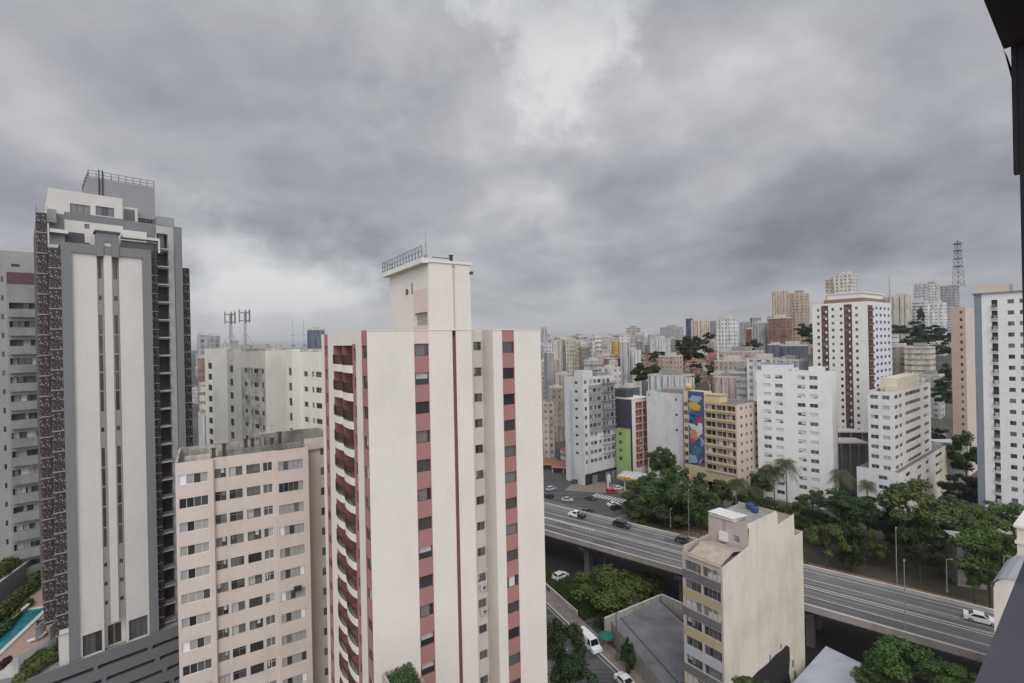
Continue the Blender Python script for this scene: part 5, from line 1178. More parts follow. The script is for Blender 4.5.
# palms
def palm(label, px, py, Y, r, seed, group='palms by the white block'):
    R = random.Random(seed); X = ux(px, py)*Y; g = terrain(X, Y); h = zat(px, py, Y)-g; rr = r*Y/F; t_ = thing('palm_tree', label, 'palm tree', (X, Y, g), 0, group)
    m = MB(); p = Vector((0, 0, -.3))
    for i in range(6):
        q = Vector((math.sin(i*.5+seed)*.12*i/2, .05*i, h*(i+1)/6)); m.tube(p, q, .2-.012*i, BARK, .19-.012*i, 8, False); p = q
    m.build('trunk', t_)
    m = MB(); mat = LEAF['palm']
    for i in range(34):
        a = i*2.4+R.uniform(-.3, .3); el = R.uniform(-.5, 1.1); L_ = rr*R.uniform(.8, 1.15); pts = []
        for k in range(8):
            t = k/7; d = L_*t; pts.append(p+Vector((math.cos(a)*d*math.cos(el*.7)*1.0, math.sin(a)*d*math.cos(el*.7), d*math.sin(el)-L_*.85*t*t)))
        sd_ = Vector((-math.sin(a), math.cos(a), 0))
        for k in range(7):
            for sgn in (-1, 1):
                for j in range(3):
                    b0 = pts[k]+(pts[k+1]-pts[k])*j/3; b1 = pts[k]+(pts[k+1]-pts[k])*(j+.6)/3; wl_ = rr*.40*math.sin(math.pi*min(1, (k+j/3)/7*.85+.15)); tip = (b0+b1)/2+sd_*sgn*wl_+(pts[k+1]-pts[k])*.8+Vector((0, 0, -wl_*R.uniform(.3, .9)))
                    m.poly([b0, b1, tip], mat)
    m.build('crown', t_)
palm('taller palm of the pair in front of the white block', 786, 462, 144, 13.5, 1)
palm('shorter palm of the pair in front of the white block', 774, 468, 146, 13.5, 2)
palm('palm in front of the ochre balcony block foot', 738, 481, 152, 13, 3)
palm('palm standing right of the white block', 842, 473, 146, 13.5, 4)
palm('palm at the corner of the stained podium', 867, 483, 138, 10, 5)
palm('short palm among the trees left of the palm pair', 754, 490, 152, 12, 6)
# hill and roof-top greenery
for i, (lb, px, py, Y, hw, hh) in enumerate((
        ('large dark tree on the hill under the dark blue tower', 696, 349, 330, 17, 14), ('dark tree spreading left of the large hill tree', 684, 343, 345, 11, 7), ('dark tree behind the long white flat block', 640, 373, 262, 12, 11),
        ('round dark tree beside the cream house on the hill', 654, 371, 268, 8, 10), ('brownish tree below the cream house', 668, 374, 255, 9, 7), ('dark tree beside the red sided house', 715, 369, 285, 9, 8),
        ('small tree under the brown brick tower', 752, 345, 400, 8, 6), ('small tree right of the brick tower', 806, 331, 430, 10, 8), ('tree between two pale towers on the hill', 745, 348, 370, 6, 5),
        ('wide tree in the wood below the far white towers', 908, 328, 420, 14, 9), ('tree in the middle of the wood below the far white towers', 928, 333, 410, 13, 10), ('tree at the right end of the wood below the far white towers', 945, 337, 400, 10, 9),
        ('lower tree of the wood below the far white towers', 917, 343, 380, 15, 9), ('tree at the lowest edge of the wood by the peach block', 940, 350, 370, 13, 9), ('tree beside the peach block', 947, 372, 300, 8, 12),
        ('dark tree between the corner block and the peach block', 941, 395, 240, 11, 10), ('dark tree beside the low beige block', 944, 385, 260, 8, 8), ('tree left of the hill stair houses', 708, 336, 400, 7, 4),
        ('distant tree over the red roofs', 660, 354, 350, 8, 4), ('tree under the pale brown towers', 812, 340, 350, 8, 5), ('street tree beside the tiled house', 935, 436, 210, 9, 9))):
    T(lb, px, py, Y, hw, hh, 'far', i % 5)
t_ = T('tall dark conifer rising from the wood below the far white towers', 921, 315, 405, 4.5, 12, 'cone', 1)
# hedges and shrubs on the terrace
def hedge(label, pts, Y0, n, r, z, mat, seed, name='hedge', cat='hedge', group=None):
    """pts: two pixels at level z; a bank of leaf clumps between them"""
    R = random.Random(seed); a, b = Vector(ground(*pts[0], z)), Vector(ground(*pts[1], z)); m = bpy.data.meshes.new('hedge'); V, Fc = [], []
    L_ = (b-a).length
    for i in range(n):
        t = R.random(); bump = .75+.35*math.sin(t*L_*1.1+seed)*math.sin(t*L_*.43); c = (b-a)*t; n_ = Vector((R.gauss(0, 1), R.gauss(0, 1), abs(R.gauss(0, 1)))).normalized(); rr = r*bump*R.uniform(.75, 1.1)
        p = Vector((c.x+n_.x*rr, c.y+n_.y*rr, n_.z*rr*1.25)); nn = (n_+Vector((R.gauss(0, .5), R.gauss(0, .5), R.gauss(0, .5)))).normalized(); t1 = nn.orthogonal().normalized(); t2 = nn.cross(t1); l = R.uniform(.12, .26)
        i0 = len(V); V += [tuple(p-t1*l), tuple(p+t2*l*.6), tuple(p+t1*l), tuple(p-t2*l*.6)]; Fc.append((i0, i0+1, i0+2, i0+3))
    m.from_pydata(V, [], Fc); m.materials.append(mat); o = link(name, m, None, (a.x, a.y, z)); tag(o, label, cat, group); return o
T('second dark tree at the foot of the blank white wall', 668, 464, 182, 9, 14, 'broad', 1)
hedge('upper green hedge behind the long retaining wall', ((-20, 592), (42, 541)), 0, 7000, 1.6, zdk+3.4, LEAF['light'], 1)
hedge('middle hedge between the retaining wall and the pool', ((-15, 632), (42, 578)), 0, 6000, 1.5, zdk+.3, LEAF['light'], 2)
hedge('lower hedge strip along the garden wall by the pool', ((-10, 644), (29, 603)), 0, 3000, .7, zdk+.3, LEAF['broad'], 3)
for i, (pa_, pb_, lb) in enumerate((((21, 680), (38, 668), 'planting bed of light shrubs near the podium front edge'), ((36, 668), (55, 656), 'light shrub clump beside the white terrace wall'), ((24, 668), (40, 658), 'shrubs in front of the terrace deck edge'))):
    hedge(lb, (pa_, pb_), 0, 2600, 1.15, zpod+.5, LEAF['light'], 10+i, 'shrub', 'shrub')
hedge('reddish potted shrubs at the terrace corner by the pool', ((-2, 670), (9, 660)), 0, 900, .6, zdk+.2, leaf_mat('red_leaves', (.06, .022, .025), (.10, .04, .04)), 20, 'shrub', 'shrub')
for t_, a, b in PLANTERS:
    R = random.Random(4); V, Fc = [], []
    for i in range(2600):
        x, y = R.uniform(-a+.1, -.1), R.uniform(-b, -.1); hz_ = .25+.35*math.sin(x*2.1)*math.sin(y*1.7)+.3; p = Vector((x, y, .8+hz_*R.random())); nn = Vector((R.gauss(0, .6), R.gauss(0, .6), 1)).normalized(); t1 = nn.orthogonal().normalized(); t2 = nn.cross(t1); l = R.uniform(.06, .14)
        i0 = len(V); V += [tuple(p-t1*l), tuple(p+t2*l*.5), tuple(p+t1*l), tuple(p-t2*l*.5)]; Fc.append((i0, i0+1, i0+2, i0+3))
    me = bpy.data.meshes.new('foliage'); me.from_pydata(V, [], Fc); me.materials.append(LEAF['broad']); tag(link('planter_foliage', me, None, t_.location, t_.rotation_euler[2]), 'leafy plants filling the grey roof planter', 'plants')
# rough grass under the elevated road and on the verge
def grass(name, label, corners, n, seed, h=.35):
    R = random.Random(seed); V, Fc = [], []; (ax, ay), (bx, by), (cx_, cy_), (dx, dy_) = corners
    for i in range(n):
        s1, t = R.random(), R.random(); x = (ax*(1-s1)+bx*s1)*(1-t)+(dx*(1-s1)+cx_*s1)*t; y = (ay*(1-s1)+by*s1)*(1-t)+(dy_*(1-s1)+cy_*s1)*t
        a = R.uniform(0, 6.28); l = R.uniform(.2, .45); i0 = len(V); V += [(x-math.cos(a)*l, y-math.sin(a)*l, .03), (x+math.cos(a)*l, y+math.sin(a)*l, .03), (x+R.uniform(-.3, .3), y+R.uniform(-.3, .3), h*R.uniform(.5, 1.6))]; Fc.append((i0, i0+1, i0+2))
    me = bpy.data.meshes.new(name); me.from_pydata(V, [], Fc); me.materials.append(LEAF['broad']); o = link(name, me); tag(o, label, 'grass', None, 'stuff')
grass('grass', 'rough grass and weeds on the verge below the elevated road', (vs(0, -VW-.8), vs(96, -VW-.8), vs(96, -VW-8.5), vs(0, -VW-8.5)), 9000, 1, .6)
grass('undergrowth', 'patchy undergrowth on bare soil beyond the elevated road', (vs(27, 12), vs(120, 12), vs(120, 17), vs(27, 30)), 2500, 2, .5)
for i, (a_, b_) in enumerate(((33, 3.2), (47, 4.0), (56, 2.6), (66, 3.8), (78, 3.0))):
    x_, y_ = vs(a_, -VW-b_); me, lo = crown(('broad', 'light', 'broad', 'dark', 'light')[i], i % 3); b__ = thing('bush', ('first bush on the verge below the elevated road, nearest the flat topped tree', 'bush on the verge right behind the banded block', 'low bush on the verge at the right flank of the blank party wall', 'darkest bush on the verge beyond the white shed roof', 'bush on the verge behind the bushy tree')[i], 'bush', (x_, y_, 0)); o_ = link('foliage', me, b__, (0, 0, 1.1)); o_.scale = (2.6, 2.2, 1.5)
q = strip(-6, 9, -3.6, -9.5); grass('weeds', 'weeds on the strip between the pavement and the yard', [(v.x, v.y) for v in q], 5000, 3, .6)
# ---------------------------------------------------------------- vehicles
TYRE = plain('tyre_rubber', (.02, .02, .02), .8); CGL = glass_mat('car_glass', (.012, .014, .016), .06); LAMPW = plain('headlamp_lens', (.6, .6, .58), .2, var=.05); LAMPR = plain('tail_lamp_lens', (.3, .02, .02), .3, var=.05)
def paint(name, c, r=.25):
    m, t, b = new_mat(name); b.inputs['Base Color'].default_value = (*c, 1); b.inputs['Roughness'].default_value = r; b.inputs['Coat Weight'].default_value = .5; return m
PW_, PB_, PR_, PG_, PS_ = paint('white_paint', (.70, .70, .69)), paint('black_paint', (.015, .015, .017)), paint('red_paint', (.40, .03, .035)), paint('graphite_paint', (.045, .047, .05)), paint('silver_paint', (.40, .41, .42))
def car(name, label, cat, pos, heading, pt, L=4.3, W=1.75, H=1.46, style='sedan', z=0.0, group=None, pt2=None):
    """heading: direction of travel; nose along +x"""
    t_ = thing(name, label, cat, (pos[0], pos[1], z), heading, group)
    P = {'sedan': [(0, .55), (.03, .75), (.26, .92), (.42, 1.42), (.70, 1.44), (.86, 1.0), (.99, .95), (1, .5)], 'hatch': [(0, .5), (.03, .75), (.25, .95), (.40, 1.46), (.84, 1.46), (.97, 1.0), (1, .5)],
         'suv': [(0, .55), (.02, .9), (.22, 1.08), (.34, 1.66), (.90, 1.66), (.99, 1.1), (1, .5)], 'pickup': [(0, .6), (.02, .95), (.24, 1.08), (.34, 1.70), (.58, 1.70), (.63, 1.1), (1, 1.1), (1, .55)],
         'van': [(0, .5), (.02, .95), (.14, 1.15), (.24, 2.2), (.98, 2.25), (1, .5)]}[style]
    top = max(q[1] for q in P); sc = H/top
    prof = [(L/2-L*x, q*sc) for x, q in P]; full = [(L/2-.02, .28)]+prof+[(-L/2+.02, .28)]
    m = MB(); belt = prof[2][1]
    def hw(zq): return W/2 if zq <= belt else W/2-(zq-belt)/(H-belt+.01)*.18
    n = len(full)
    for i in range(n):
        a, b = full[i], full[(i+1) % n]; m.poly([(a[0], -hw(a[1]), a[1]), (a[0], hw(a[1]), a[1]), (b[0], hw(b[1]), b[1]), (b[0], -hw(b[1]), b[1])], (pt2 or pt) if style == 'pickup' and i >= 6 else pt)
    low = [q for q in full if q[1] <= belt+1e-4]
    for sg in (-1, 1):
        if style == 'pickup':
            xr_ = full[6][0]; m.poly([(x, sg*hw(zq), zq) for x, zq in full[:7]]+[(xr_, sg*W/2, .28)], pt); m.poly([(xr_, sg*W/2, .28)]+[(x, sg*hw(zq), zq) for x, zq in full[6:]], pt2 or pt)
        else: m.poly([(x, sg*hw(zq), zq) for x, zq in full], pt)
    m.build('body', t_)
    g = MB(); k = {'sedan': (2, 3, 4, 5), 'hatch': (2, 3, 4, 5), 'suv': (2, 3, 4, 5), 'pickup': (2, 3, 4, 5), 'van': (2, 3, 3, 3)}[style]
    a, b, c, d = [prof[i] for i in k]
    def scr(p, q, e=.06):
        px_, pz_ = q[0]-p[0], q[1]-p[1]; l = math.hypot(px_, pz_)+1e-6; nx, nz = (pz_/l, -px_/l) if pz_ > 0 else (-pz_/l, px_/l)
        if nz < 0: nx, nz = -nx, -nz
        lo, hi = (p[0]+px_*.10+nx*.012, p[1]+pz_*.10+nz*.012), (p[0]+px_*.92+nx*.012, p[1]+pz_*.92+nz*.012); g.poly([(lo[0], -hw(lo[1])+.1, lo[1]), (lo[0], hw(lo[1])-.1, lo[1]), (hi[0], hw(hi[1])-.08, hi[1]), (hi[0], -hw(hi[1])+.08, hi[1])], CGL)
    scr(a, b)
    if style != 'van': scr(d, c)
    for sg in (-1, 1):
        zb_, zt_ = belt+.05, H-.12; xa_, xb_ = a[0]-(.25 if style != 'van' else .35), (d[0]+.25 if style != 'van' else L/2-L*.36); xc_, xd_ = b[0]-.05, (c[0]-.0 if style != 'van' else L/2-L*.36)
        g.poly([(xa_, sg*(hw(zb_)+.012), zb_), (xb_, sg*(hw(zb_)+.012), zb_), (xd_, sg*(hw(zt_)+.012), zt_), (xc_, sg*(hw(zt_)+.012), zt_)], CGL)
    g.build('window_glass', t_)
    for x in (L*.31, -L*.30):
        for sg in (-1, 1):
            w = MB(); w.tube((x, sg*(W/2-.18), .31), (x, sg*(W/2+.015), .31), .31, TYRE, n=12); o = w.build('wheel', t_); w = MB(); w.tube((x, sg*(W/2+.016), .31), (x, sg*(W/2+.03), .31), .19, STEEL, n=10); w.build('rim', o)
    for sg in (-1, 1):
        h = MB(); x, zq = prof[1]; h.box(x-.12, x+.03, sg*W*.36-.18, sg*W*.36+.18, zq-.16, zq-.03, LAMPW); h.build('headlight', t_)
        h = MB(); x, zq = prof[-1][0], prof[-2][1] if style != 'van' else 1.1; h.box(x-.02, x+.1, sg*W*.38-.16, sg*W*.38+.16, zq-.22, zq-.05, LAMPR); h.build('tail_light', t_)
    return t_
VR = vth                                                          # along the elevated road
zd = VZ+.02
car('pickup_truck', 'white cabbed pickup with a dark load bed on the elevated road', 'pickup truck', vpos(577, 517), VR+math.pi, PW_, 4.9, 1.8, 1.7, 'pickup', zd, pt2=PB_)
car('parked_car', 'black car in the middle of the elevated road behind the pickup', 'car', vpos(622, 527), VR, PB_, 4.5, 1.8, 1.55, 'suv', zd)
car('parked_car', 'black car on the elevated road just left of the banded block', 'car', vpos(685, 543), VR, PG_, 4.4, 1.8, 1.5, 'hatch', zd)
car('parked_car', 'white car alone at the right end of the elevated road', 'car', vpos(981, 622), VR, PW_, 4.4, 1.8, 1.5, 'sedan', zd)
car('parked_car', 'dark car at the far left of the elevated road beside the red striped tower', 'car', vpos(547, 498), VR+math.pi, PB_, 4.3, 1.8, 1.5, 'hatch', zd)
SR = math.atan2(rd.y, rd.x)
car('parked_car', 'white car with dark windows on the street below the elevated road', 'car', ground(560.5, 578), SR+math.pi/2+.25, PW_, 4.3, 1.8, 1.5, 'hatch', .02)
car('delivery_van', 'long white van parked at the kerb beside the drooping tree', 'van', ground(589, 646), SR, PW_, 5.9, 1.95, 2.2, 'van', .02)
car('parked_car', 'white car entering at the lowest edge of the street', 'car', ground(626, 686), SR, PW_, 4.3, 1.8, 1.5, 'sedan', .02)
car('parked_car', 'white car waiting at the junction in front of the grey and white block', 'car', ground(586, 479), .55, PW_, 4.6, 1.8, 1.5, 'sedan', .02)
car('parked_car', 'bright red car at the zebra crossing by the petrol station', 'car', ground(612, 493), .15, PR_, 4.4, 1.9, 1.6, 'suv', .02)
car('parked_car', 'white car beside the dark trees at the junction', 'car', ground(613.5, 506), .25, PW_, 4.4, 1.8, 1.5, 'sedan', .02)
car('parked_car', 'small white car behind the red car at the petrol station', 'car', ground(619, 489.5), .3, PW_, 3.9, 1.7, 1.5, 'hatch', .02)
for i, (px, py, lb, p) in enumerate(((597, 477.5, 'dark car nearest the white car in the row below the junction block', PB_), (604, 475.5, 'dark car in the middle of the row below the junction block', PG_), (611, 473, 'dark car at the petrol station end of the row below the junction block', PB_), (576, 483, 'dark car at the pavement corner by the red roofed shops', PG_), (643, 468, 'dark car on the side road behind the petrol station', PB_), (551, 490, 'silver car at the junction beside the red striped tower', PS_))):
    car('parked_car', lb, 'car', ground(px, py), .6, p, 4.3, 1.8, 1.5, 'hatch', .02)
for i, (px, py, lb, p) in enumerate(((943, 447, 'white car parked behind the corner block', PW_), (950, 450, 'silver car parked behind the corner block', PS_), (947, 444, 'black car parked behind the corner block', PB_))):
    X, Y = ground(px, py, 2.0); car('parked_car', lb, 'car', (X, Y), .65, p, 4.3, 1.8, 1.5, 'hatch', terrain(X, Y)+.1)
for i, (px, py, lb, p) in enumerate(((846, 529, 'white car half hidden under the trees by the corner block', PW_), (838, 524, 'silver car half hidden under the trees by the white block', PS_))):
    car('parked_car', lb, 'car', ground(px, py), VR, p, 4.3, 1.8, 1.5, 'sedan', .03)
for i, (a, b, hd, lb, p) in enumerate(((-30, 12, 0, 'dark car queued in the near lane of the junction', PG_), (-22, 12, 0, 'silver car second in the near lane of the junction', PS_), (-3, 9, 0, 'white car stopped behind the zebra bars of the junction', PW_), (0, 24, 1.2, 'grey car crossing the middle of the junction', PG_), (-12, 30, .4, 'silver car turning in the middle of the junction', PS_), (6, 33, 1.3, 'black car by the totem sign of the petrol station', PB_), (-18, 20, 0, 'white car in the middle lane of the junction', PW_), (-6, 36, .2, 'dark car below the shop fronts of the junction block', PG_))):
    car('parked_car', lb, 'car', vs(a, b), VR+hd, p, 4.2, 1.75, 1.48, ('hatch', 'sedan', 'suv')[i % 3], .025)
# ---------------------------------------------------------------- petrol station
X, Y = ground(614, 485); f_y = ground(640, 490)[1]
g0 = Vector(ground(618, 489)); g1 = Vector(ground(660, 493)); ga = math.atan2((g1-g0).y, (g1-g0).x); gl = (g1-g0).length
zc0 = 5.0; c0_ = Vector(ground(617.5, 478, zc0)); c1_ = Vector(ground(657, 483, zc0)); ga = math.atan2((c1_-c0_).y, (c1_-c0_).x); gl = (c1_-c0_).length
t_ = thing('fuel_canopy', 'pale ribbed petrol station canopy with a yellow and orange edge band', 'canopy', (c0_.x, c0_.y, 0), ga)
m = MB(); m.box(0, gl, 0, 9, zc0, zc0+.7, wall_mat((.55, .53, .52), .4)); 
for k in range(8): m.box(.4+k*gl/8, .4+k*gl/8+.25, .3, 8.7, zc0+.701, zc0+.82, wall_mat((.40, .39, .39), .4))
m.build('roof', t_)
m = MB(); m.box(-.02, gl+.02, -.16, -.01, zc0-.05, zc0+.42, plain('yellow_fascia', (.55, .33, .05), .5)); m.box(-.02, gl*.35, -.165, -.161, zc0+.42, zc0+.75, plain('orange_fascia', (.50, .12, .05), .5)); m.box(-.16, -.021, -.1, 9, zc0-.05, zc0+.75, FR_W); m.build('fascia', t_)
for x in (gl*.15, gl*.5, gl*.85):
    for y in (2, 7): m = MB(); m.box(x-.2, x+.2, y-.2, y+.2, 0, zc0, FR_W); m.build('column', t_)
for i, x in enumerate((gl*.3, gl*.62)):
    p = c0_+Vector((math.cos(ga), math.sin(ga)))*x+Vector((-math.sin(ga), math.cos(ga)))*3; t2 = thing('fuel_pump', ('fuel pump nearer the totem under the pale canopy', 'fuel pump nearer the trees under the pale canopy')[i], 'fuel pump', (p.x, p.y, 0), ga, 'pumps under the canopy')
    m = MB(); m.box(-.5, .5, -.3, .3, 0, 1.9, plain('red_pump', (.35, .05, .04), .5)); m.build('cabinet', t2); m = MB(); m.box(-.35, .35, -.32, -.301, 1.1, 1.7, GLASS); m.build('screen', t2)
X, Y = ground(609, 487.5); t_ = thing('totem_sign', 'tall white rounded petrol station totem with a dark green foot panel', 'sign', (X, Y, 0), .5)
m = MB(); hT = zat(609, 474.5, Y); m.box(-.75, .75, -.2, .2, 0, hT-.5, FR_W); m.box(-.6, .6, -.2, .2, hT-.5, hT, FR_W); m.build('panel', t_)
m = MB(); m.box(-.1, .6, -.22, -.201, .3, hT*.42, plain('green_panel', (.03, .12, .11), .5)); m.build('price_panel', t_)
X, Y = ground(600, 475.5); m = MB(); m.tube((0, 0, 0), (0, 0, zat(600, 459, Y)), .22, FR_W, .15, n=8); tag(m.build('white_post', None, (X, Y, 0)), 'white flag post in front of the grey and white junction block', 'post')
# ---------------------------------------------------------------- lamp posts
def lamp(label, px, pyb, pyt, Y, r=.1, arm=1.6, dirn=0.0, zb_=None, mat=STEEL, group=None):
    X = ux(px, pyb)*Y; z0 = zat(px, pyb, Y) if zb_ is None else zb_; h = zat(px, pyt, Y)-z0; t_ = thing('street_lamp', label, 'street lamp', (X, Y, z0), dirn, group)
    m = MB(); m.tube((0, 0, 0), (0, 0, h), r, mat, r*.6, n=8); m.tube((0, 0, 0), (0, 0, .4), r*1.8, mat, n=8); m.build('post', t_)
    for sg in ((-1, 1) if arm > 1 else (1,)):
        m = MB(); m.tube((0, 0, h-.1), (sg*arm, 0, h+.15), r*.5, mat, n=5); a = m.build('arm', t_); m = MB(); m.box(sg*arm-.3, sg*arm+.3, -.13, .13, h+.08, h+.2, FR_G); m.build('lamp_head', a)
    return t_
GP = plain('grey_lamp_post', (.24, .235, .22), .6)
lamp('tall grey lamp post rising behind the far barrier of the elevated road', 897, 589, 530, 96.5, .10, 1.0, VR+1.57, mat=GP)
Xq, Yq = vpos(905.5, 632); lamp('thin lamp post at the near barrier of the elevated road', 905.5, 632, 563, Yq*1.0, .09, .8, VR+1.57, mat=GP)
lamp('lamp post standing on the soil verge before the dark trees', 947, 592, 559, 99, .1, .7, VR, mat=GP)
lamp('lamp post next to the trees left of the banded block', 689, 537, 491, 124, .09, .8, VR+1.57, mat=GP)
lamp('short lamp post beside the dark trees behind the elevated road', 670.5, 527, 510, 130, .09, .8, VR+1.57, mat=GP)
lamp('lamp post behind the curved metal roof', 1004, 575, 556, 85, .08, .6, VR, mat=GP)
X, Y = ground(617, 661); lamp('brown wooden utility pole beside the narrow upright tree', 617, 661, 612, Y, .14, .6, SR, .1, plain('wooden_pole', (.16, .10, .07), .9))
X, Y = ground(594, 552); lamp('pale lamp post below the elevated road deck', 592, 556, 543, Y, .1, .5, SR, .0, GP)
Xq, Yq = ground(590, 626.5); 
for i, (px, py) in enumerate(((582, 617), (594, 628))): pass
# green market umbrella on the pavement
X, Y = ground(606, 647); t_ = thing('market_umbrella', 'teal green umbrella open on the pavement beside the street', 'umbrella', (X, Y, .13))
m = MB(); n = 8
for i in range(n):
    a0, a1 = 2*math.pi*i/n, 2*math.pi*(i+1)/n; m.poly([(1.5*math.cos(a0), 1.5*math.sin(a0), 2.1), (1.5*math.cos(a1), 1.5*math.sin(a1), 2.1), (0, 0, 2.75)], plain('teal_canvas', (.01, .14, .10), .8)); m.poly([(1.5*math.cos(a0), 1.5*math.sin(a0), 2.1), (1.5*math.cos(a1), 1.5*math.sin(a1), 2.1), (1.5*math.cos(a1), 1.5*math.sin(a1), 1.9), (1.5*math.cos(a0), 1.5*math.sin(a0), 1.9)], plain('teal_canvas', (.01, .14, .10), .8))
m.build('canopy', t_); m = MB(); m.tube((0, 0, 0), (0, 0, 2.8), .04, STEEL); m.tube((0, 0, 0), (0, 0, .12), .35, CONC, n=10); m.build('pole', t_)
# pedestrian shapes are under three pixels here: none is legible in the photograph
# red and white broadcast tower
RWr, RWw = plain('red_mast_paint', (.11, .06, .06), .6), plain('white_mast_paint', (.20, .19, .195), .6)
Yt = 520; z0 = zat(958.5, 287, Yt); hT = zat(958, 242, Yt)-z0
t_ = lattice_mast('broadcast_tower', 'red and white lattice broadcast tower above the hill rooftops', 'broadcast tower', ux(958.5, 287)*Yt, Yt, z0, hT, 5.2, 2.2, [RWr, RWw], 9, legs=4)
m = MB(); m.tube((0, 0, hT), (0, 0, hT+2), .5, RWr, n=5)
for zz in (.45, .62, .8, .95): m.box(-3, 3, -3, 3, hT*zz, hT*zz+.7, RWr)
m.build('platform', t_)
Y = 430; z0 = zat(889.6, 300, Y); m = MB(); m.tube((0, 0, -6), (0, 0, zat(889.6, 275, Y)-z0), .5, STEEL, .25, n=5); m.box(-1.2, 1.2, -.2, .2, 8, 8.6, STEEL); tag(m.build('rooftop_mast', None, (ux(889.6, 300)*Y, Y, z0)), 'thin dark mast on a roof right of the brown striped tower', 'mast')
# ---------------------------------------------------------------- the city behind
FM = facade_mat()
PAL = dict(white=(.58, .575, .57), cream=(.55, .505, .43), beige=(.46, .40, .335), grey=(.33, .33, .335), brown=(.25, .16, .115), pink=(.46, .37, .33), peach=(.52, .42, .33), ochre=(.50, .33, .08), blue=(.06, .08, .13), brick=(.25, .115, .085), tan=(.34, .285, .235), ash=(.42, .42, .43), slate=(.12, .14, .18))
def tower(px0, px1, pyt, Y, col, label, cat='apartment tower', name='distant_tower', th=37, group=None, crown_=1, dep=None, seed=0, base=None, mat=None):
    """a far block: walls with parapet, lift house and tanks on the roof"""
    R = random.Random(int(px0*31+pyt*7+Y)+seed); x0, x1 = ux(px0)*Y, ux(px1)*Y; wpx = x1-x0; th_ = rad(th); a = abs(math.cos(th_)); b = abs(math.sin(th_)); k = R.uniform(.9, 1.3) if dep is None else dep
    W = wpx/(a+b*k); D = W*k; zt = zat((px0+px1)/2, pyt, Y); g = (terrain(x0, Y)-3) if base is None else base
    xo = x0+D*b; o = thing(name, label, cat, (xo, Y, g), th_, group)
    m = MB(); H = zt-g; M_ = mat or FM
    if R.random() < .45 and W > 8:
        m.box(0, W*.46, 0, D, 0, H, M_); m.box(W*.46, W*.54, .8, D, 0, H-.8, M_); m.box(W*.54, W, 0, D, 0, H-R.choice((0, 0, .9)), M_)
    else: m.box(0, W, 0, D, 0, H, M_)
    w = m.build('wall', o); cc = PAL[col]; j = R.uniform(.88, 1.1); w.color = (cc[0]*j, cc[1]*j, cc[2]*j, 1)
    if crown_:
        m = MB(); m.box(W*.25, W*.72, D*.25, D*.7, H, H+min(3.2, W*.25), CONC if R.random() < .4 else wall_mat((.52, .48, .43), .5))
        for q in ((0, W, -.02, .2), (0, W, D-.2, D+.02), (-.02, .2, .2, D-.2), (W-.2, W+.02, .2, D-.2)): m.box(*q, H-.05, H+.7, wall_mat((.52, .48, .43), .5))
        if R.random() < .5: m.tube((W*.2, D*.75, H), (W*.2, D*.75, H+1.8), min(1.1, W*.1), wall_mat((.3, .36, .42), .3), n=8)
        m.build('roof', o)
    return o
